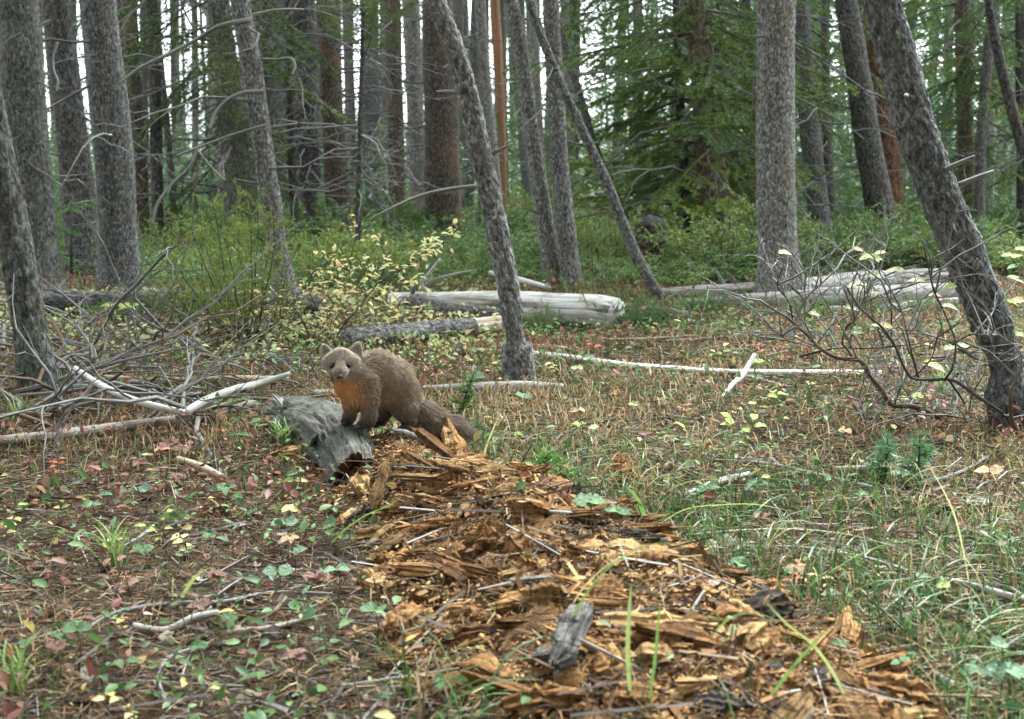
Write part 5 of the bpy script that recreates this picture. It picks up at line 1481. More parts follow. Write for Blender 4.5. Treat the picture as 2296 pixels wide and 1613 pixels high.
M['rot_grey'] = mat_rot('weathered_wood', (.045, .042, .038), (.17, .16, .145), (.42, .405, .375))
M['rot_white'] = mat_rot('bleached_wood', (.045, .043, .038), (.20, .195, .18), (.50, .49, .465))
M['rot_dark'] = mat_rot('charred_wood', (.018, .016, .015), (.06, .052, .045), (.20, .165, .12))

def make_chunk(seed, sq=.7, rough=.22, jag=.25, k=26, n=10):
    """a broken fibrous piece: unit length along x, about unit thickness in y and z"""
    r = np.random.default_rng(seed)
    x = np.linspace(-.5, .5, n)
    bow = r.normal() * .25
    P = np.stack([x, bow * (x ** 2) * 1.0, r.normal() * .15 * x ** 2], 1)
    prof = .5 * (1 - .35 * np.abs(2 * x) ** 3) * (1 + .12 * np.array(r.normal(size=n)))
    V, F, tc = tube(P, prof, k, True)
    V = V.copy()
    a = np.arctan2(V[:, 2], V[:, 1])
    ring = 1 / np.maximum(np.abs(np.cos(a)), np.abs(np.sin(a)))
    f = 1 + sq * (ring - 1)
    fib = r.normal(size=k) * rough
    ai = ((a + math.pi) / (2 * math.pi) * k).astype(int) % k
    f = f * (1 + fib[ai]) * (1 + rough * .9 * fbm(np.stack([V[:, 0] * 5, V[:, 1] * 4, V[:, 2] * 4], 1) + seed, 3, seed))
    V[:, 1:] *= f[:, None]
    end = np.clip(np.abs(V[:, 0]) * 2, 0, 1) ** 6
    V[:, 0] += np.sign(V[:, 0]) * end * (r.normal(size=k)[ai] * jag * .35 + jag * .4 * np.sin(a * 2 + seed))
    T = np.stack([V[:, 1] * .035, V[:, 2] * .035, V[:, 0] * .09], 1) + seed * .37
    return V, F, T
CHUNKS = [make_chunk(s, sq=.8, rough=.11, jag=.22) for s in range(200, 212)]
_ck = {}
def chunk_mesh(i, mat):
    if (i, mat) not in _ck:
        V, F, T = CHUNKS[i]
        me = mesh_from('wood_chunk', V, F, None, T, False)
        me.materials.append(M[mat])
        _ck[(i, mat)] = me
    return _ck[(i, mat)]

def chunk(label, c, x, y, L, w, th, ang=0.0, tilt=0.0, mat='rot', i=0, lift=0.0, roll=0.0, name='wood_chunk', dzz=None):
    """L, w, th in crop pixels; ang: heading of the long side on the ground (deg, 0 = to the right, 90 = away); tilt up (deg)"""
    fx, fy = cx(c, x, y)
    P = gp(fx, fy, lift)
    m = mpp(P) * cs(c, 1)
    o = bpy.data.objects.new(name, chunk_mesh(i % 12, mat))
    o.location = Vector(P) + Vector((0, 0, .0 if lift else th * m * .25))
    o.rotation_euler = Euler((R(roll), R(-tilt), R(ang)), 'XYZ')
    o.scale = (L * m * 1.2, w * m * 1.2, th * m * 1.25)
    COL.objects.link(o)
    tag(o, label, 'wood chunk')
    return o

CK = [
 ('tall split tan plank leaning beside the hollow end of the grey log', 'f2', 345, 150, 260, 62, 30, 70, 52, 'rot_tan', 0, .05, 20),
 ('bundle of tan splinters lying left of the split plank', 'f2', 165, 350, 260, 70, 40, 40, 20, 'rot_tan', 1, .0, 10),
 ('tan fibrous bundle with frayed pale ends below the split plank', 'f2', 395, 500, 270, 95, 75, 52, 18, 'rot_tan', 2, .0, 0),
 ('grey weathered block with a bleached patch at the front of the crumbled wood', 'f2', 1590, 1130, 350, 160, 80, 64, 30, 'rot_white', 1, .055, 10),
 ('dark grey broken foot of the weathered block', 'f2', 1470, 1250, 170, 90, 60, 20, 3, 'rot_grey', 4, .03, 0),
 ('squared brown block with a smooth front face, right part of the crumbled wood', 'f2', 2080, 680, 280, 150, 105, -4, 0, 'rot', 5, .0, 0),
 ('long brown slab on the right edge of the crumbled wood', 'f3', 340, 730, 330, 110, 90, -12, 6, 'rot', 6, .0, 10),
 ('stack of thin tan wood layers in the middle of the crumbled wood', 'f2', 1330, 740, 240, 120, 70, 8, 8, 'rot_tan', 7, .0, 10),
 ('striped grey layer sticking out of the stack of thin tan layers', 'f2', 1340, 765, 230, 60, 26, 4, 4, 'rot_grey', 8, .015, 0),
 ('small white splinter standing on the stack of layers', 'f2', 1312, 625, 100, 45, 22, 80, 70, 'rot_tan', 9, .02, 0),
 ('dark charred stick half buried at the bottom, left of the grey block', 'f2', 800, 1180, 430, 80, 55, -62, 4, 'rot_dark', 10, .0, 0),
 ('pale split face beside the charred stick', 'f2', 1010, 1300, 250, 45, 40, -60, 8, 'rot_tan', 11, .0, 0),
 ('lumpy grey decayed knot at the right side of the crumbled wood', 'f3', 400, 600, 200, 130, 110, 10, 20, 'rot_grey', 0, .0, 40),
 ('bleached pale slab at the bottom edge right of centre', 'f3', 390, 1390, 320, 90, 50, 38, 6, 'rot_tan', 1, .0, 0),
 ('dark jagged upright shard with a tan edge in front of the marten\'s tail', 'c5', 880, 1360, 300, 80, 40, 118, 38, 'rot', 2, .04, 0),
 ('knobbly tan shard top beside the marten\'s tail', 'c5', 795, 1280, 150, 70, 45, 110, 58, 'rot_tan', 3, .06, 0),
 ('thin needle-sharp splinter pointing up against the marten\'s tail', 'c5', 785, 1215, 130, 22, 14, 110, 65, 'rot', 4, .075, 0),
 ('dark brown slab sloping down behind the sharp shards', 'c5', 700, 1300, 300, 60, 40, 135, 22, 'rot', 5, .05, 0),
 ('bright golden splinter lying below the marten, upper one', 'c5', 630, 1420, 250, 32, 26, 138, 14, 'rot_tan', 6, .035, 0),
 ('bright golden splinter lying below the marten, lower right one', 'c5', 800, 1450, 220, 42, 30, 155, 8, 'rot_tan', 7, .035, 0),
 ('long golden slab across the top of the crumbled wood', 'c5', 700, 1530, 400, 62, 40, 176, 2, 'rot_tan', 8, .02, 0),
 ('grey-brown bark strip under the marten\'s hind foot', 'c5', 540, 1240, 260, 46, 22, 145, 8, 'rot_grey', 9, .055, 0),
 ('dark brown vertical-grained block right of the grey block', 'f2', 1830, 930, 260, 170, 130, 80, 30, 'rot', 10, .0, 0),
 ('crumbly brown lump at the bottom edge right of the grey block', 'f2', 1880, 1370, 260, 170, 130, 20, 0, 'rot', 11, .0, 30),
 ('rusty crumbly lump at the bottom edge below the grey block', 'f2', 1650, 1490, 260, 150, 110, 10, 0, 'rot', 0, .0, 60),
 ('layered golden slab right of the grey block', 'f3', 160, 1060, 330, 90, 80, -10, 3, 'rot_tan', 2, .0, 0),
 ('curved golden slab above the layered one', 'f3', 260, 990, 260, 60, 50, -14, 5, 'rot_tan', 4, .01, 0),
 ('long pale splinter at the lower right end of the crumbled wood', 'f3', 990, 1340, 380, 60, 36, -48, 5, 'rot_tan', 5, .0, 0),
 ('broad yellowish plank near the lower right end of the crumbled wood', 'f3', 1110, 1320, 300, 120, 36, -62, 12, 'rot_tan', 6, .0, 0),
 ('dark plank with a yellow rim at the right end of the crumbled wood', 'f3', 960, 1010, 260, 100, 45, -58, 16, 'rot', 7, .0, 0),
 ('dark sunken slab at the far right end of the crumbled wood', 'f3', 1250, 1060, 320, 90, 60, -22, 4, 'rot_dark', 8, .0, 0),
 ('yellow splinter lying beyond the dark sunken slab', 'f3', 1330, 1250, 300, 40, 30, -24, 3, 'rot_tan', 9, .0, 0),
 ('grey splintered board end sticking out of the ground left of the marten', 'c4', 1875, 1060, 210, 62, 22, 128, 24, 'rot_grey', 8, .05, 10),
 ('small pinkish wood cube beside the feathery fir seedlings', 'f2', 1150, 95, 75, 60, 55, 20, 10, 'rot', 10, .0, 0),
 ('tan slab in the left foreground litter pointing at the large green leaf', 'f2', 240, 1130, 250, 60, 36, 38, 6, 'rot_tan', 3, .0, 0),
 ('tan board end in the shade left of the charred stick', 'f2', 520, 1240, 180, 55, 32, 45, 8, 'rot_tan', 1, .0, 0),
 ('low wide brown slab at the bottom edge left of centre', 'f2', 680, 1440, 280, 90, 50, 4, 0, 'rot_tan', 2, .0, 0),
 ('long pale splinter lying along the bottom edge', 'f2', 800, 1540, 300, 50, 34, 18, 3, 'rot_tan', 5, .0, 0),
 ('chunky round-edged brown cube in the middle of the crumbled wood', 'f2', 880, 610, 110, 95, 80, 30, 10, 'rot', 6, .0, 0),
 ('ribbed golden slab lying left of the stack of layers', 'f2', 810, 745, 190, 60, 50, 12, 6, 'rot_tan', 7, .0, 0),
 ('cracked brown bark-like piece above the ribbed golden slab', 'f2', 820, 400, 260, 80, 55, -8, 6, 'rot', 8, .0, 0),
 ('pale frayed splinter fan left of the grey stick\'s end', 'f2', 1290, 480, 180, 80, 40, 60, 30, 'rot_tan', 9, .0, 0),
]
for a in CK:
    chunk(*a)

# --- more of the same pieces, too alike to tell apart -------------------------------------------
r = np.random.default_rng(303)
spots = []
while len(spots) < 250:
    y = r.uniform(1.28, 2.98)
    x = r.uniform(-.75, 1.0)
    if abs(x) > .384 * y + .1: continue
    if rot_mask(x, y)[0] < .45: continue
    if -.46 < x < -.20 and 2.55 < y < 3.2: continue
    if all((x - a) ** 2 + (y - b) ** 2 > .0016 for a, b in spots):
        spots.append((x, y))
for q, (x, y) in enumerate(spots):
    mat = 'rot' if r.random() < .62 else 'rot_tan' if r.random() < .75 else 'rot_dark'
    if q < 110:
        L = r.uniform(.05, .14); w = r.uniform(.014, .034); th = w * r.uniform(.6, 1.0)
    else:
        L = r.uniform(.032, .065) if q < 180 else r.uniform(.018, .035); w = L * r.uniform(.55, .95); th = L * r.uniform(.5, .85)
    o = bpy.data.objects.new('rotten_wood_piece', chunk_mesh(int(r.integers(12)), mat))
    o.location = (x, y, gz1(x, y) + th * .12)
    ang = r.normal() * 40 + (-50 if r.random() < .4 else 0)
    o.rotation_euler = (r.uniform(-.7, .7), r.uniform(-.28, .28), R(ang))
    o.scale = (L, w, th)
    COL.objects.link(o)
    half = 'upper' if y > 2.25 else 'middle' if y > 1.85 else 'lower'
    size = 'long splintery' if q < 110 else 'short blocky'
    tag(o, size + ' brown piece of rotten wood in the ' + half + ' part of the crumbled log', 'wood piece', size + ' rotten wood pieces, ' + half + ' part')

# --- fine crumbs --------------------------------------------------------------------------------
def crumbs():
    r = np.random.default_rng(304)
    n = 90000
    y = r.uniform(1.2, 3.05, n * 3); x = r.uniform(-.7, .9, n * 3)
    k = (rot_mask(x, y) > r.uniform(.05, .9, n * 3)) & (np.abs(x) < .40 * y + .25)
    x, y = x[k][:n], y[k][:n]
    n = len(x)
    L = np.where(r.random(n) < .045, r.gamma(2.0, .009, n), r.gamma(1.8, .0026, n)).clip(.002, .05)
    B = np.stack([x, y, gz(x, y) + r.uniform(0, .010, n) + L * .12], 1)
    d = nrm(r.normal(size=(n, 3)) * A((1, 1, .45)))
    s = perp(d, r)
    u = np.cross(d, s)
    w = np.minimum(L * r.uniform(.12, .8, n), r.uniform(.0015, .009, n))
    th = w * r.uniform(.4, .9, n)
    TV = A([(-.5, .5, -.3), (-.45, -.4, -.5), (-.3, .1, .6), (.5, .3, -.4), (.4, -.5, -.3), (.35, .05, .5)])
    TF = [[(0, 1, 2), (3, 5, 4)], [(0, 2, 5, 3), (1, 4, 5, 2), (0, 3, 4, 1)]]
    V, F = scatter(TV, TF, B, d * L[:, None], s * w[:, None], u * th[:, None])
    pal = A([(.27, .125, .055), (.19, .08, .034), (.38, .21, .095), (.11, .05, .025), (.34, .20, .095), (.20, .095, .042), (.06, .034, .022)])
    c = pal[r.integers(0, 7, n)] * A((.95, 1.06, 1.0)) * r.uniform(.45, 1.25, (n, 1))
    mb = MB().add(V, F, np.repeat(c, 6, 0))
    tag(link('wood_crumbs', mb.mesh('wood_crumbs', False), M['litter']), 'loose rust-brown crumbs of rotten wood strewn along the decayed log', 'wood debris', kind='stuff')
crumbs()

# --- the grey, still solid part of the log on which the marten stands ----------------------------
def mat_greylog():
    N = NT('lichened_bark')
    v = N.attr('tc').outputs['Vector']
    g = N.noise(N.mapping(v, (1, 1, .09)), 75, 6, .7, .3)
    n2 = N.noise(v, 170, 4, .7)
    n3 = N.noise(v, 26, 5, .65)
    c = N.ramp(g, [(.34, (.028, .026, .024)), (.46, (.070, .063, .052)), (.64, (.165, .152, .128))])
    l = N.ramp(n3, [(.46, (0, 0, 0)), (.60, (1, 1, 1))])
    c = N.mix(N.math('MULTIPLY', l, .6), c, (.135, .145, .10))
    sp = N.ramp(n2, [(.60, (0, 0, 0)), (.67, (1, 1, 1))])
    c = N.mix(N.math('MULTIPLY', sp, .6), c, (.42, .43, .35))
    N.bsdf(c, .9, N.bump(N.math('ADD', g, N.math('MULTIPLY', n2, .4)), 1.0, .02), .15)
    return N.m
M['greylog'] = mat_greylog()
LOGC = A([(-.60, 3.38, .035), (-.51, 3.18, .055), (-.42, 2.97, .072), (-.362, 2.80, .072), (-.308, 2.60, .052)])
LOGR = A((.06, .068, .070, .064, .050))
def grey_log():
    base = A((LOGC[2][0], LOGC[2][1], gz1(LOGC[2][0], LOGC[2][1])))
    root = thing('decayed_log', 'grey lichened end of a decayed log with a hollow broken mouth, under the marten\'s forefeet', 'log', base)
    S = spline(np.concatenate([LOGC, LOGR[:, None]], 1), 150)
    k = 120
    def dsp(tc):
        cr = fbm(tc * A((42, 42, 2.2)), 3, 8)
        return -.010 * np.exp(-(cr / .06) ** 2) + .008 * fbm(tc * A((13, 13, 3)), 3, 6) + .006 * fbm(tc * A((70, 70, 6)), 3, 7) + .003 * fbm(tc * A((160, 160, 30)), 2, 17)
    V, F, tc = tube(S[:, :3], S[:, 3], k, False, dsp)
    V = V.reshape(150, k, 3)
    T, N_, B_ = frames(S[:, :3])
    jag = .035 * fbm(np.stack([np.cos(np.arange(k) / k * 6.283) * 2.5, np.sin(np.arange(k) / k * 6.283) * 2.5, np.zeros(k)], 1), 3, 12) + .006 * np.random.default_rng(5).normal(size=k)
    wgt = np.clip((np.arange(150) - 125) / 24, 0, 1) ** 1.5
    V = V + T[-1] * (jag[None, :, None] * wgt[:, None, None])
    link('bark_shell', mesh_from('bark_shell', V.reshape(-1, 3) - base, F, None, tc), M['greylog'], root)
    # inner wall of the hollow
    S2 = S[95:].copy(); S2[:, 3] *= np.linspace(.45, .66, len(S2))
    V2, F2, tc2 = tube(S2[:, :3], S2[:, 3], k, False, wood_disp(.006, 9))
    V2 = V2.reshape(len(S2), k, 3)
    V2 = V2 + T[-1] * (jag[None, :, None] * wgt[95:, None, None] * .9)
    rim = np.concatenate([V[-1:], V2[-1:]])
    nn = len(S2)
    Vi = np.concatenate([V2.reshape(-1, 3), V[-1]])
    j = np.arange(k); j2 = (j + 1) % k
    rimf = np.stack([(nn - 1) * k + j, (nn - 1) * k + j2, nn * k + j2, nn * k + j], 1)
    end = np.stack([np.full(k - 2, 0), j[2:], j[1:-1]], 1)
    link('hollow', mesh_from('hollow', Vi - base, [F2[0], rimf, end], None, np.concatenate([tc2, tc[-k:]]) * A((1, 1, 1))), M['rot'], root)
    # short sawn-off looking stub on the near flank
    p0 = gp(*cx('f2', -200, -20), .03)
    p1 = at(713, 1082, p0[1] - .02)
    a = S[105, :3]
    P = spline(A([a, .5 * (a + p1), p1]), 14)
    V3, F3, tc3 = tube(P - base, np.linspace(.026, .028, 14), 20, True, bark_disp(.003, 60, 4))
    link('branch_stub', mesh_from('branch_stub', V3, F3, None, tc3), M['bark_dark'], root)
    # loose bark plates on the back of the log
    r = np.random.default_rng(15)
    for q in range(6):
        i = int(r.integers(15, 120)); a = r.uniform(-.3, 3.4)
        n = N_[i] * math.cos(a) + B_[i] * math.sin(a)
        if n[2] < .1: n = -n
        P = S[i, :3] + n * (S[i, 3] + .004)
        o = bpy.data.objects.new('bark_plate', chunk_mesh(int(r.integers(12)), 'rot_grey'))
        o.parent = root
        x = nrm(T[i] + r.normal(size=3) * .25); z = nrm(n - x * np.dot(n, x)); y = np.cross(z, x)
        mt = Matrix(((x[0], y[0], z[0]), (x[1], y[1], z[1]), (x[2], y[2], z[2]))).to_4x4()
        o.matrix_local = Matrix.Translation(Vector(P - base)) @ mt @ Matrix.Diagonal((r.uniform(.03, .08), r.uniform(.012, .03), r.uniform(.004, .009), 1))
        COL.objects.link(o)
grey_log()

# ================================================================ litter, grass, low leaves (uncountable)
def area(n, y0, y1, r, pw=1.0, marg=.5):
    """random ground points, denser near the viewer"""
    u = r.random(n)
    y = (y0 ** (2 - pw) + u * (y1 ** (2 - pw) - y0 ** (2 - pw))) ** (1 / (2 - pw)) if pw != 2 else y0 * (y1 / y0) ** u
    x = r.uniform(-1, 1, n) * (.40 * y + marg)
    return x, y

def litter():
    r = np.random.default_rng(401)
    n = 95000
    x, y = area(n, 1.2, 7.5, r, 1.55)
    rm = rot_mask(x, y)
    k = r.random(n) > rm * .7
    x, y, rm = x[k], y[k], rm[k]
    n = len(x)
    L = r.uniform(.018, .062, n)
    d = nrm(np.stack([r.normal(size=n), r.normal(size=n) * .8, r.normal(size=n) * .22], 1))
    s = perp(d, r)
    u = np.cross(d, s)
    B = np.stack([x, y, gz(x, y) + r.gamma(1.5, .0045, n) + .003], 1)
    w = r.uniform(.0011, .0022, n) * (1 + .22 * np.maximum(0, y - 2.5))
    TV = A([(-.5, -.5, 0), (-.5, .5, 0), (.0, .5, .12), (.0, -.5, .12), (.5, .2, 0), (.5, -.2, 0)])
    V, F = scatter(TV, [[(0, 3, 2, 1), (3, 5, 4, 2)]], B, d * L[:, None], s * w[:, None], u * L[:, None])
    pal = A([(.23, .125, .06), (.31, .19, .10), (.12, .07, .042), (.40, .30, .18), (.19, .165, .135), (.07, .052, .040), (.28, .245, .195), (.26, .135, .065)])
    c = pal[r.integers(0, 8, n)] * r.uniform(.40, .85, (n, 1))
    left_dark = .42 + .58 * sstep(-1.0, -.25, x + .15 * (y - 1.6)) if 0 else 1.0
    mb = MB().add(V, F, np.repeat(c * left_dark, 6, 0))
    tag(link('needle_litter', mb.mesh('needle_litter', False), M['litter']), 'carpet of fallen brown pine needles covering the forest floor', 'needle litter', kind='stuff')
    # scraps of bark, cone scales and shrivelled leaves
    n = 16000
    x, y = area(n, 1.2, 9.0, r, 1.4)
    kk = r.random(n) > rot_mask(x, y) * .85; x, y = x[kk], y[kk]; n = len(x)
    L = r.gamma(2.2, .006, n).clip(.005, .045)
    d = nrm(np.stack([r.normal(size=n), r.normal(size=n), r.normal(size=n) * .25], 1)); s = perp(d, r); s[:, 2] *= .6; s = nrm(s); u = np.cross(d, s)
    B = np.stack([x, y, gz(x, y) + r.uniform(.001, .014, n)], 1)
    w = L * r.uniform(.25, .7, n)
    TV = A([(-.5, -.25, 0), (-.45, .3, .05), (0, .5, .18), (.05, -.5, .12), (.5, .15, .02), (.48, -.2, .1)])
    V, F = scatter(TV, [[(0, 3, 2, 1), (3, 5, 4, 2)]], B, d * L[:, None], s * w[:, None], u * L[:, None])
    pal = A([(.14, .085, .055), (.25, .15, .085), (.08, .06, .05), (.33, .27, .21), (.22, .20, .18), (.40, .33, .24), (.20, .08, .05)])
    c = pal[r.integers(0, 7, n)] * r.uniform(.4, .85, (n, 1))
    mb = MB().add(V, F, np.repeat(c, 6, 0))
    # short broken twigs
    n = 2600
    x, y = area(n, 1.25, 9.0, r, 1.35)
    L = r.uniform(.04, .20, n)
    d = nrm(np.stack([r.normal(size=n), r.normal(size=n) * .7, r.normal(size=n) * .14], 1)); s = perp(d, r); u = np.cross(d, s)
    B = np.stack([x, y, gz(x, y) + r.uniform(.004, .018, n)], 1)
    w = r.uniform(.0018, .0055, n)
    TV = A([(-.5, .5, 0), (-.5, -.25, .43), (-.5, -.25, -.43), (0, .45, .35), (0, -.2, .75), (0, -.2, -.1), (.5, .3, 0), (.5, -.15, .25), (.5, -.15, -.25)])
    V, F = scatter(TV, [[(0, 1, 4, 3), (1, 2, 5, 4), (2, 0, 3, 5), (3, 4, 7, 6), (4, 5, 8, 7), (5, 3, 6, 8)]], B, d * L[:, None], s * w[:, None], u * w[:, None])
    pal = A([(.22, .20, .18), (.32, .30, .27), (.13, .10, .08), (.24, .17, .11), (.09, .075, .06)])
    mb.add(V, F, np.repeat(pal[r.integers(0, 5, n)] * r.uniform(.5, .9, (n, 1)), 9, 0))
    tag(link('leaf_and_twig_litter', mb.mesh('leaf_and_twig_litter', False), M['litter']), 'scraps of bark, shrivelled leaves and broken twigs on the ground', 'litter', kind='stuff')
litter()

def grass():
    r = np.random.default_rng(402)
    n = 125000
    x, y = area(n, 1.2, 12.0, r, 1.25, .6)
    nz = fbm(np.stack([x * 1.3, y * 1.3, x * 0], 1), 3, 9)
    px = CX + x / y * FPX
    dens = np.clip(.42 + .9 * nz + .55 * sstep(1000, 1700, px) * sstep(3.4, 2.2, y) + .42 * sstep(2.6, 3.6, y) - .35 * sstep(1100, 500, px) * sstep(3.2, 2.4, y), .02, 1) * (1 - .93 * rot_mask(x, y))
    k = r.random(n) < dens
    x, y, nz, px = x[k], y[k], nz[k], px[k]
    n = len(x)
    L = r.uniform(.025, .085, n) * (1 + .7 * sstep(1000, 1800, px) * sstep(3.0, 2.0, y) * r.random(n))
    w = r.uniform(.0013, .0026, n) * (1 + .28 * np.maximum(0, y - 2.2))
    a = r.uniform(0, 6.283, n)
    lean = np.stack([np.cos(a), np.sin(a), 0 * a], 1)
    side = np.stack([-np.sin(a), np.cos(a), 0 * a], 1) * .8 + np.stack([np.ones(n), 0 * a, 0 * a], 1) * .4
    side = nrm(side)
    up = A((0, 0, 1.0)) + lean * r.normal(size=(n, 1)) * .25
    b = r.uniform(.15, 1.0, n)
    TV = []
    for t, ww in ((0, .7), (.4, 1.0), (.75, .7), (1.0, .05)):
        for s in (-.5, .5): TV.append((s * ww, t * t, t - .33 * t ** 2.5))
    B = np.stack([x, y, gz(x, y) - .003], 1)
    V, F = scatter(TV, [[(0, 1, 3, 2), (2, 3, 5, 4), (4, 5, 7, 6)]], B, side * w[:, None], lean * (L * b)[:, None], up * L[:, None])
    gre = A([(.040, .088, .016), (.028, .062, .014), (.068, .115, .024), (.045, .088, .028)])
    dry = A([(.30, .225, .105), (.22, .14, .065), (.37, .30, .155), (.25, .19, .09), (.17, .09, .042)])
    pg = np.clip(.54 + .9 * fbm(np.stack([x * 2.1, y * 2.1, x * 0], 1), 2, 19) + .25 * sstep(1000, 1700, px) * sstep(3.0, 2.0, y) - .24 * sstep(2.7, 3.4, y), .08, .92)
    g = r.random(n) < pg
    c = np.where(g[:, None], gre[r.integers(0, 4, n)], dry[r.integers(0, 5, n)]) * r.uniform(.75, 1.25, (n, 1))
    mb = MB().add(V, F, np.repeat(c, 8, 0))
    n = 3200                                     # longer arching blades on the right
    y = r.uniform(1.25, 3.1, n); x = r.uniform(-.15, 1.0, n) * (.40 * y + .35)
    k = (rot_mask(x, y) < .25) & (fbm(np.stack([x * 3, y * 3, x * 0], 1), 2, 55) > -.25)
    x, y = x[k], y[k]; n = len(x)
    L = r.uniform(.08, .22, n); w = r.uniform(.0016, .0034, n); a = r.uniform(0, 6.283, n)
    lean = np.stack([np.cos(a), np.sin(a) * .7, 0 * a], 1)
    side = nrm(np.stack([-np.sin(a), np.cos(a), 0 * a], 1) + A((.3, 0, .2)))
    TV2 = []
    for t in np.linspace(0, 1, 7):
        for s in (-.5, .5): TV2.append((s * (1 - t ** 3) ** .6 + s * .04, t ** 1.7, t - .62 * t ** 2.2))
    B = np.stack([x, y, gz(x, y) - .003], 1)
    V, F = scatter(TV2, [[(2 * q, 2 * q + 1, 2 * q + 3, 2 * q + 2) for q in range(6)]], B, side * w[:, None], lean * (L * r.uniform(.3, 1.1, n))[:, None], np.repeat(A((0, 0, 1.))[None], n, 0) * L[:, None])
    c = np.where((r.random(n) < .72)[:, None], gre[r.integers(0, 4, n)] * 1.0, dry[r.integers(0, 5, n)] * .62) * r.uniform(.8, 1.25, (n, 1))
    mb.add(V, F, np.repeat(c, 14, 0))
    tag(link('grass', mb.mesh('grass', False), M['grass']), 'short thin green and straw-coloured grass over the forest floor', 'grass', kind='stuff')
grass()

def low_leaves():
    r = np.random.default_rng(403)
    n = 60000
    x, y = area(n, 1.2, 11.0, r, 1.2, .6)
    nz = fbm(np.stack([x * 1.9, y * 1.9, x * 0], 1), 3, 29)
    px = CX + x / y * FPX
    dens = np.clip(.20 + 1.1 * nz + .35 * sstep(1000, 500, px) * sstep(3.4, 2.6, y) + .25 * sstep(3, 4.5, y) + .5 * sstep(4.0, 4.9, y) * sstep(8.5, 6.5, y) * sstep(1250, 1050, px), .02, 1) * (1 - .95 * rot_mask(x, y))
    k = r.random(n) < dens
    x, y, px = x[k], y[k], px[k]
    n = len(x)
    h = r.uniform(.012, .07, n)
    B = np.stack([x, y, gz(x, y) + h], 1)
    d = nrm(r.normal(size=(n, 3)) * A((1, 1, .5)) + A((0, 0, .3)))
    up = nrm(A((0, -.35, 1.0)) + r.normal(size=(n, 3)) * .45)
    s = nrm(np.cross(d, up)); u = np.cross(s, d)
    L = r.gamma(4, .0038, n).clip(.007, .03) * (1 + .10 * np.maximum(0, y - 3))
    TV = A([(0, 0, 0), (-.26, .35, .08), (0, .4, 0), (.26, .35, .08), (-.2, .72, .03), (0, .75, -.06), (.2, .72, .03), (0, 1, -.12)])
    V, F = scatter(TV, [[(0, 2, 1), (0, 3, 2), (4, 5, 7), (5, 6, 7)], [(1, 2, 5, 4), (2, 3, 6, 5)]], B, s * L[:, None], d * L[:, None], u * L[:, None])
    pal = A([(.19, .062, .04), (.14, .056, .04), (.23, .11, .058), (.085, .15, .04), (.06, .115, .038), (.38, .30, .10), (.15, .22, .075), (.22, .09, .07)])
    z = np.clip(.5 + 1.3 * fbm(np.stack([x * 2.6, y * 2.6, x * 0], 1), 2, 39), 0, 1)
    redp = r.random(n) < np.clip(z - .2 + .2 * sstep(900, 300, px), 0, 1)
    c = np.where(redp[:, None], pal[A([0, 1, 2, 7])[r.integers(0, 4, n)]], pal[A([3, 4, 5, 6, 3, 4, 6, 3, 4])[r.integers(0, 9, n)]]) * r.uniform(.7, 1.2, (n, 1))
    pale = (r.random(n) < .75 * sstep(4.0, 4.9, y) * sstep(8.5, 6.5, y) * sstep(1250, 1050, px))
    c[pale] = A([(.40, .44, .17), (.30, .38, .14), (.50, .46, .18), (.22, .32, .12)])[r.integers(0, 4, int(pale.sum()))]
    mb = MB().add(V, F, np.repeat(c, 8, 0))
    # their thin stalks
    TVs = A([(-.5, 0, 0), (.5, 0, 0), (0, .2, 1)])
    V, F = scatter(TVs, [[(0, 1, 2)]], B - A((0, 0, 1.0)) * h[:, None] - A((0, 0, .004)), s * .0015, d * h[:, None], np.repeat(A((0, 0, 1.))[None], n, 0) * (h + .004)[:, None])
    mb.add(V, F, (.14, .07, .045))
    tag(link('ground_cover_leaves', mb.mesh('ground_cover_leaves'), M['grass']), 'low red and green leaves of tiny ground-cover shrubs', 'ground cover', kind='stuff')
low_leaves()
# ================================================================ the marten
M_S = 4.608 * 1.0889
D0 = 2.80
_mc = (850.0, 650.0)
_px, _py = (740 + _mc[0] / 4.608) / 1.0889, (800 + _mc[1] / 4.608) / 1.0889
_f = nrm(ray(_px, _py)); _r = A((1.0, 0, 0)); _r = nrm(_r - _f * np.dot(_r, _f)); _u = np.cross(_r, _f)
M_O = CPOS + ray(_px, _py) * D0
M_SC = D0 / FPX / M_S            # metres per unit

def mworld(p):
    """marten modelling units (x right, y down, w away) -> world"""
    p = np.asarray(p, float)
    return M_O + ((p[..., 0:1] - _mc[0]) * _r - (p[..., 1:2] - _mc[1]) * _u + p[..., 2:3] * _f) * M_SC

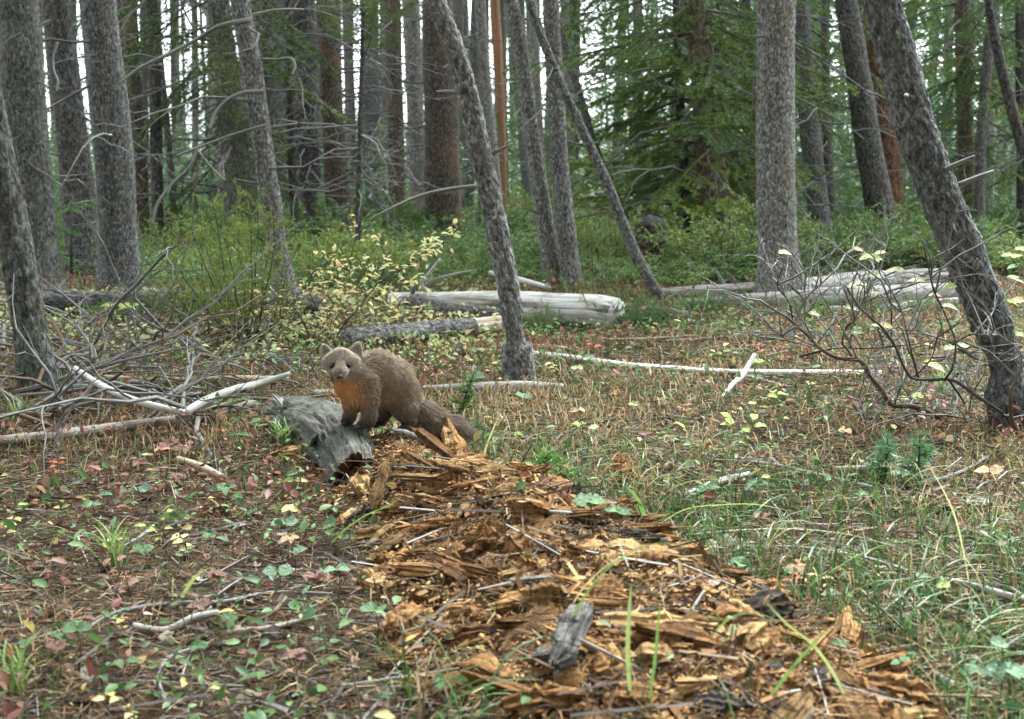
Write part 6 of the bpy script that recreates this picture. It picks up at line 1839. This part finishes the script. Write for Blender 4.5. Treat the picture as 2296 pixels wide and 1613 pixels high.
# tapered capsules: (ax, ay, aw, ra, bx, by, bw, rb, region)
CAP = [
 (690, 600, 40, 150, 850, 520, 190, 228, 'body'), (850, 520, 190, 228, 980, 590, 360, 240, 'body'), (980, 590, 360, 240, 1085, 715, 490, 205, 'body'),
 (1085, 715, 490, 200, 1150, 800, 500, 150, 'body'),
 (860, 690, 220, 150, 1000, 760, 420, 150, 'body'), (650, 450, 120, 140, 800, 478, 190, 198, 'body'),
 (1095, 780, 410, 172, 1150, 900, 390, 138, 'thigh'), (1150, 910, 390, 122, 1205, 1050, 430, 72, 'leg'), (1205, 1050, 430, 66, 1190, 1130, 410, 50, 'leg'), (1190, 1140, 410, 50, 1110, 1172, 320, 44, 'paw'),
 (970, 800, 590, 145, 905, 940, 580, 92, 'leg'), (905, 940, 580, 84, 885, 1040, 590, 56, 'leg'), (880, 1055, 590, 50, 820, 1090, 510, 44, 'paw'),
 (715, 640, -30, 138, 745, 800, -75, 92, 'body'), (745, 800, -75, 90, 748, 990, -80, 68, 'leg'), (748, 990, -80, 66, 735, 1050, -90, 54, 'leg'), (735, 1052, -95, 52, 660, 1092, -150, 44, 'paw'),
 (570, 690, 50, 120, 552, 850, 75, 74, 'body'), (552, 850, 75, 72, 528, 985, 70, 52, 'leg'), (525, 990, 68, 50, 512, 1030, 60, 44, 'leg'), (510, 1034, 55, 44, 478, 1060, 5, 38, 'paw'),
 (500, 640, 0, 118, 590, 790, 0, 112, 'chest'), (450, 480, 30, 140, 590, 570, 60, 150, 'neck'), (590, 570, 60, 150, 720, 560, 110, 175, 'body'),
 (1180, 830, 555, 92, 1330, 965, 555, 94, 'tail'), (1330, 965, 555, 94, 1490, 1065, 540, 100, 'tail'), (1490, 1065, 540, 100, 1690, 1165, 515, 106, 'tail'), (1690, 1165, 515, 106, 1850, 1285, 495, 86, 'tail'), (1850, 1285, 495, 86, 1950, 1390, 485, 36, 'tail'),
]
ELL = [  # ellipsoids of the head: centre, radii
 (430, 382, 20, 184, 118, 175, 'head'), (316, 405, -10, 84, 80, 92, 'head'), (546, 403, -10, 84, 80, 92, 'head'), (350, 472, -60, 54, 50, 66, 'head'), (505, 470, -60, 54, 50, 66, 'head'),
]
HCAP = [(428, 430, -95, 104, 425, 508, -215, 66, 'head'), (425, 505, -205, 68, 423, 548, -262, 46, 'head'), (425, 545, -190, 62, 424, 572, -235, 40, 'head'), (428, 350, -70, 110, 428, 430, -140, 78, 'head')]
def cap_sd(P, c):
    a, b = A(c[0:3]), A(c[4:7])
    ab = b - a
    t = np.clip(((P - a) @ ab) / (ab @ ab), 0, 1)
    return np.linalg.norm(P - a - t[:, None] * ab, axis=1) - (c[3] + (c[7] - c[3]) * t), t
def ell_sd(P, e):
    q = (P - A(e[:3])) / A(e[3:6])
    l = np.linalg.norm(q, axis=1)
    return (l - 1) * min(e[3:6]) * np.where(l > 1, 1, 1)
def smin(a, b, k):
    h = np.clip(.5 + .5 * (b - a) / k, 0, 1)
    return b + (a - b) * h - k * h * (1 - h)
EARS = [(258, 276, 25, -.34), (602, 252, 25, .30)]
def ear_sd(P, e):
    x, y, w, tl = e
    q = P - A((x, y, w))
    c, s = math.cos(tl), math.sin(tl)
    X = c * q[:, 0] + s * q[:, 1]; Yv = -s * q[:, 0] + c * q[:, 1]; W = q[:, 2]
    rx = np.clip(70 + .30 * Yv, 42, 105)
    l = np.linalg.norm(np.stack([X / rx, Yv / 99, W / 32], 1), axis=1)
    d = (l - 1) * 34
    l2 = np.linalg.norm(np.stack([X / (rx - 17), (Yv - 4) / 83, (W + 34) / 48], 1), axis=1)
    return np.maximum(d, -(l2 - 1) * 44)
def marten_sd(P):
    d = None
    for c in CAP:
        v, _ = cap_sd(P, c)
        d = v if d is None else smin(d, v, 55 if c[8] not in ('paw', 'leg') else 34)
    h = None
    for e in ELL:
        v = ell_sd(P, e); h = v if h is None else smin(h, v, 45)
    for c in HCAP:
        v, _ = cap_sd(P, c); h = smin(h, v, 42)
    # eye sockets
    for ex, ey in ((340, 436), (515, 432)):
        v = np.linalg.norm((P - A((ex, ey, -165))), axis=1) - 30
        h = -smin(-h, v, 22)
    for e in EARS:
        h = smin(h, ear_sd(P, e), 20)
    return smin(d, h, 50)

def surface_nets(fn, lo, hi, st):
    ax = [np.arange(l, h + st, st) for l, h in zip(lo, hi)]
    n = [len(a) for a in ax]
    G = np.stack(np.meshgrid(*ax, indexing='ij'), -1).reshape(-1, 3)
    val = np.concatenate([fn(G[i:i + 200000]) for i in range(0, len(G), 200000)]).reshape(n)
    neg = val < 0
    cn = [m - 1 for m in n]
    acc = np.zeros(cn + [3]); cnt = np.zeros(cn)
    corners = [(i, j, k) for i in (0, 1) for j in (0, 1) for k in (0, 1)]
    def sub(a, c): return a[c[0]:c[0] + cn[0], c[1]:c[1] + cn[1], c[2]:c[2] + cn[2]]
    for c in corners:
        for dim in range(3):
            if c[dim]: continue
            c2 = list(c); c2[dim] = 1
            a, b = sub(val, c), sub(val, c2)
            m = (a < 0) != (b < 0)
            t = np.where(m, a / np.where(m, a - b, 1), 0)
            for q in range(3):
                acc[..., q] += np.where(m, c[q] + (t if q == dim else 0), 0)
            cnt += m
    m = cnt > 0
    idx = np.full(cn, -1); idx[m] = np.arange(m.sum())
    org = np.stack(np.nonzero(m), 1)
    V = (org + acc[m] / cnt[m][:, None]) * st + A([a[0] for a in ax])
    F = []
    for dim in range(3):
        sl = [slice(1, c) for c in cn]; sl[dim] = slice(0, cn[dim])
        i = np.stack(np.meshgrid(*[np.arange(s.start, s.stop) for s in sl], indexing='ij'), -1).reshape(-1, 3)
        j = i.copy(); j[:, dim] += 1
        a = neg[i[:, 0], i[:, 1], i[:, 2]]; b = neg[j[:, 0], j[:, 1], j[:, 2]]
        k = a != b
        i, a = i[k], a[k]
        u, v = (dim + 1) % 3, (dim + 2) % 3
        def at_(du, dv):
            q = i.copy(); q[:, u] -= du; q[:, v] -= dv
            return idx[q[:, 0], q[:, 1], q[:, 2]]
        quad = np.stack([at_(0, 0), at_(1, 0), at_(1, 1), at_(0, 1)], 1)
        quad[~a] = quad[~a][:, ::-1]
        F.append(quad)
    F = np.concatenate(F)
    return V, F[(F >= 0).all(1)]

def ground_marten():
    V, F = surface_nets(marten_sd, (160, 120, -360), (2040, 1260, 860), 15.0)
    F = F[:, ::-1]     # y points down in these units: keep outward normals after mapping
    def grad(P, e=6.0):
        g = np.stack([marten_sd(P + A(d) * e) - marten_sd(P - A(d) * e) for d in ((1, 0, 0), (0, 1, 0), (0, 0, 1))], 1)
        return nrm(g)
    W = mworld(V)
    # colour by place on the body
    def colours(P, r=None):
        best = np.full(len(P), 1e9); reg = np.zeros(len(P), int); tt = np.zeros(len(P))
        names = ['body', 'thigh', 'leg', 'paw', 'chest', 'neck', 'tail', 'head']
        pal = {'body': (.205, .146, .096), 'thigh': (.182, .128, .084), 'leg': (.140, .100, .070), 'paw': (.034, .027, .022), 'chest': (.25, .15, .08), 'neck': (.21, .155, .11), 'tail': (.165, .118, .080), 'head': (.265, .212, .152)}
        pc = A([pal[n] for n in names])
        wsum = np.zeros(len(P)); c = np.zeros((len(P), 3))
        for q in CAP + HCAP:
            v, t = cap_sd(P, q)
            w = np.exp(-np.maximum(v, -20) / 16.0)
            c += w[:, None] * pc[names.index(q[8])]; wsum += w
        for e in ELL:
            v = ell_sd(P, e); w = np.exp(-np.maximum(v, -20) / 16.0)
            c += w[:, None] * A(pal['head']); wsum += w
        c /= wsum[:, None]
        def blend(mask, col):
            nonlocal c
            c = c * (1 - mask[:, None]) + A(col) * mask[:, None]
        x, y, w = P[:, 0], P[:, 1], P[:, 2]
        nz = fbm(P * .012, 3, 71)
        # orange bib: throat and chest, front side
        bib = sstep(545, 610, y + 40 * nz) * sstep(930, 680, y + 90 * nz) * sstep(700, 560, x - .12 * (y - 600) + 90 * nz) * sstep(290, 350, x) * sstep(220, 80, w)
        blend(bib * .95, (.52, .245, .07))
        bib2 = sstep(700, 780, y) * sstep(960, 840, y) * sstep(800, 720, x) * sstep(560, 640, x) * sstep(120, 0, w)
        blend(bib2 * .3, (.38, .17, .05))
        # legs darker towards the paws
        low = sstep(1015, 1075, y) * sstep(1290, 1180, x) * sstep(-2000, -1000, x)
        blend(low * .75 * (x < 1290), (.045, .033, .026))
        # underside and tail end darker
        blend(sstep(1600, 1950, x) * .55, (.055, .038, .030))
        # face
        face = sstep(120, 60, w) * (y < 620) * sstep(660, 610, x)
        mz = np.exp(-(((x - 425) / 75) ** 2 + ((y - 545) / 55) ** 2)) * sstep(-120, -200, w)
        blend(mz * .9, (.085, .068, .055))
        for ex, ey, s in ((340, 436, 1), (515, 432, -1)):
            ring = np.exp(-(((x - ex) / 52) ** 2 + ((y - ey + 4) / 48) ** 2)) * sstep(40, -60, w)
            blend(ring * .7, (.34, .29, .225))
            st = np.exp(-(((x - ex - s * 26 - s * (y - ey + 30) * .0) / 8) ** 2 + ((y - ey + 30) / 24) ** 2)) * sstep(40, -60, w)
            blend(np.clip(st * 1.2, 0, 1) * .9, (.035, .024, .02))
            core = np.exp(-(((x - ex) / 30) ** 2 + ((y - ey) / 28) ** 2)) * sstep(40, -60, w)
            blend(np.clip(core * 1.3, 0, 1) * .9, (.03, .024, .02))
        bridge = np.exp(-(((x - 428) / 34) ** 2)) * sstep(380, 440, y) * sstep(560, 520, y) * sstep(-20, -120, w)
        blend(bridge * .35, (.15, .115, .085))
        # ears: pale inside, light rim
        for e in EARS:
            v = ear_sd(P, e)
            near = sstep(14, 4, v) * (y < e[1] + 70)
            q = P - A(e[:3])
            blend(near * .8, (.34, .27, .18))
            inner = np.exp(-((q[:, 0] / 44) ** 2 + ((q[:, 1] - 8) / 58) ** 2)) * sstep(20, -5, q[:, 2]) * near
            blend(inner * .85, (.36, .36, .33))
        c *= (1 + .16 * nz)[:, None]
        return np.clip(c, .005, 1)
    base = mworld(A((850, 1100, 200.0)))
    root = thing('marten', 'brown marten with an orange throat standing on the grey log, looking at the viewer', 'animal', base)
    N = NT('marten_skin')
    N.bsdf(N.attr('Col').outputs['Color'], .9, None, .1)
    link('body', mesh_from('body', W - base, F, colours(V)), N.m, root)
    # ---- fur
    r = np.random.default_rng(9)
    a, b, c, d = (W[F[:, q]] for q in range(4))
    ar = np.linalg.norm(np.cross(c - a, d - b), axis=1)
    nh = 105000
    fi = r.choice(len(F), nh, p=ar / ar.sum())
    u, v = r.random((nh, 1)), r.random((nh, 1))
    P = (V[F[fi, 0]] * (1 - u) * (1 - v) + V[F[fi, 1]] * u * (1 - v) + V[F[fi, 2]] * u * v + V[F[fi, 3]] * (1 - u) * v)
    nb = grad(P)
    # flow of the coat
    flow = np.zeros_like(P); ws = np.zeros(len(P)); ln = np.zeros(len(P))
    FL = {'body': A((.62, .25, .75)), 'thigh': A((.35, .9, .1)), 'leg': A((.0, 1., .05)), 'paw': A((-.5, .6, -.4)), 'chest': A((.15, 1., .1)), 'neck': A((.6, .6, .5)), 'tail': A((.78, .6, -.05)), 'head': None}
    LN = {'body': 54, 'thigh': 50, 'leg': 40, 'paw': 20, 'chest': 60, 'neck': 56, 'tail': 112, 'head': 26}
    for q in CAP + HCAP + [(e[0], e[1], e[2], 0, e[0] + 1, e[1], e[2], 0, 'head', e) for e in ELL]:
        v_ = ell_sd(P, q[9]) if len(q) > 9 else cap_sd(P, q)[0]
        w_ = np.exp(-np.maximum(v_, -20) / 18.0)
        f_ = FL[q[8]]
        if f_ is None: f_ = nrm((P - A((424, 560, -300))) * A((1, 1, 1)))
        flow += w_[:, None] * f_; ws += w_; ln += w_ * LN[q[8]]
    ln = ln / ws
    flow = nrm(flow)
    ear = np.min(np.stack([ear_sd(P, e) for e in EARS]), 0)
    isear = sstep(16, 4, ear)
    ln = ln * (1 - isear) + 13 * isear
    # short coat round the eyes and on the muzzle
    for ex, ey in ((340, 436), (515, 432)):
        g = np.exp(-(((P[:, 0] - ex) / 46) ** 2 + ((P[:, 1] - ey) / 44) ** 2)) * (P[:, 2] < 0)
        ln = ln * (1 - .8 * g)
    ln = ln * (1 - .55 * sstep(-140, -230, P[:, 2]))
    keep = ln > 7
    for ex, ey in ((340, 436), (515, 432)):
        keep &= ~(((P[:, 0] - ex) ** 2 + (P[:, 1] - ey) ** 2 < 27 ** 2) & (P[:, 2] < 0))
    keep &= ~(((P[:, 0] - 423) ** 2 + (P[:, 1] - 556) ** 2 < 26 ** 2) & (P[:, 2] < -200))
    P, nb, flow, ln = P[keep], nb[keep], flow[keep], ln[keep]
    nh = len(P)
    ln = ln * r.uniform(.7, 1.2, nh) * np.where(r.random(nh) < .12, 1.4, 1.0)
    flow = nrm(flow - nb * np.sum(flow * nb, 1, keepdims=True) * .9)
    clump = np.stack([fbm(P * .03 + k * 31, 2, 5 + k) for k in range(3)], 1) * .2
    d0 = nrm(nb * .75 + flow * .65 + r.normal(size=P.shape) * .10 + clump)
    d1 = nrm(nb * .15 + flow * 1.0 + r.normal(size=P.shape) * .14 + clump)
    K = [P - nb * 4, P + d0 * (ln * .40)[:, None], P + d0 * (ln * .45)[:, None] + d1 * (ln * .30)[:, None], P + d0 * (ln * .45)[:, None] + d1 * (ln * .62)[:, None]]
    pts = mworld(np.stack(K, 1)) - base
    hc = bpy.data.hair_curves.new('fur')
    hc.add_curves([4] * nh)
    hc.attributes['position'].data.foreach_set('vector', pts.astype(np.float32).ravel())
    rad = np.tile(A((.00042, .00040, .00030, .00008)), (nh, 1)) * r.uniform(.7, 1.2, (nh, 1))
    ra = hc.attributes.get('radius') or hc.attributes.new('radius', 'FLOAT', 'POINT')
    ra.data.foreach_set('value', rad.astype(np.float32).ravel())
    ca = hc.attributes.new('Col', 'FLOAT_COLOR', 'CURVE')
    cc = np.ones((nh, 4), np.float32)
    cc[:, :3] = colours(P) * r.uniform(.55, 1.45, (nh, 1))
    ca.data.foreach_set('color', cc.ravel())
    NF = NT('marten_fur')
    col = NF.attr('Col').outputs['Color']
    hi = NF.n('ShaderNodeHairInfo')
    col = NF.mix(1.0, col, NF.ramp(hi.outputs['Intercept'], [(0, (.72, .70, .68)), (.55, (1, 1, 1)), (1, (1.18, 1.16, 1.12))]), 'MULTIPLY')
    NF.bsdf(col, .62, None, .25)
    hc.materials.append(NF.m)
    fo = bpy.data.objects.new('fur', hc); fo.parent = root
    COL.objects.link(fo)
    # ---- eyes, nose, claws
    def ball(name, c, rr, mat, sq=(1, 1, 1), n=20):
        th = np.linspace(0, math.pi, n); ph = np.linspace(0, 2 * math.pi, 2 * n, endpoint=False)
        X = np.stack([np.outer(np.sin(th), np.cos(ph)), np.outer(np.cos(th), np.ones(2 * n)), np.outer(np.sin(th), np.sin(ph))], 2).reshape(-1, 3)
        m = 2 * n
        i = np.arange(n - 1)[:, None] * m; j = np.arange(m)[None]; j2 = (j + 1) % m
        Fq = np.stack([i + j, i + j2, i + m + j2, i + m + j], 2).reshape(-1, 4)
        P_ = A(c) + X * rr * A(sq)
        o = link(name, mesh_from(name, mworld(P_) - base, Fq), mat, root)
        return o
    NE = NT('marten_eye'); NE.bsdf((.008, .006, .006), .10, None, .3)
    NN = NT('marten_nose'); NN.bsdf((.035, .028, .027), .38, None, .5)
    NC = NT('marten_claw'); NC.bsdf((.10, .085, .07), .4, None, .4)
    for ex, ey in ((340, 436), (515, 432)):
        ws_ = np.arange(-330, 60, 3.0)
        dd = marten_sd(np.stack([np.full_like(ws_, ex), np.full_like(ws_, ey), ws_], 1))
        w0 = ws_[np.argmax(dd < 0)]
        ball('eye', (ex, ey, w0 - 4), 33, NE.m)
    ball('nose', (423, 554, -300), 34, NN.m, (1.0, .75, .55))
    for (x, y, w, n) in ((640, 1100, -165, 4), (468, 1066, -8, 4), (1092, 1182, 296, 4), (806, 1100, 486, 3)):
        for q in range(n):
            p0 = A((x + (q - 1.5) * 17, y + abs(q - 1.5) * 2, w + abs(q - 1.5) * 6 - 18))
            Pc = A([p0, p0 + A((-10, 3, -16)), p0 + A((-15, 16, -22))])
            V_, F_, _t = tube(mworld(spline(Pc, 6)) - base, np.linspace(.0011, .0003, 6), 6)
            link('claw', mesh_from('claw', V_, F_), NC.m, root)
    # separate toes
    for (x, y, w, n) in ((655, 1080, -150, 4), (480, 1048, 6, 4), (1105, 1165, 318, 4)):
        for q in range(n):
            ball('toe', (x + (q - 1.5) * 22, y + 8 + abs(q - 1.5) * 4, w - 22 + abs(q - 1.5) * 10), 17, N.m, (1, .85, 1.5), 8)
    for o in root.children:
        if o.name.startswith('toe'):
            me = o.data
            at_ = me.attributes.new('Col', 'FLOAT_COLOR', 'POINT')
            cc = np.tile(A((.035, .026, .021, 1)), (len(me.vertices), 1)).astype(np.float32)
            at_.data.foreach_set('color', cc.ravel())
    # whiskers
    wk = MB()
    for s in (-1, 1):
        for q in range(6):
            p0 = A((424 + s * 46, 535 + q * 7, -235))
            V_, F_, _t = tube(mworld(spline(A([p0, p0 + A((s * 60, 6 + q * 5, -10)), p0 + A((s * 125, 26 + q * 13, 20))]), 8)) - base, np.linspace(.00022, .00008, 8), 4, False)
            wk.add(V_, F_, (1, 1, 1))
    NW = NT('marten_whisker'); NW.bsdf((.05, .04, .035), .5)
    link('whiskers', wk.mesh('whiskers'), NW.m, root)
ground_marten()
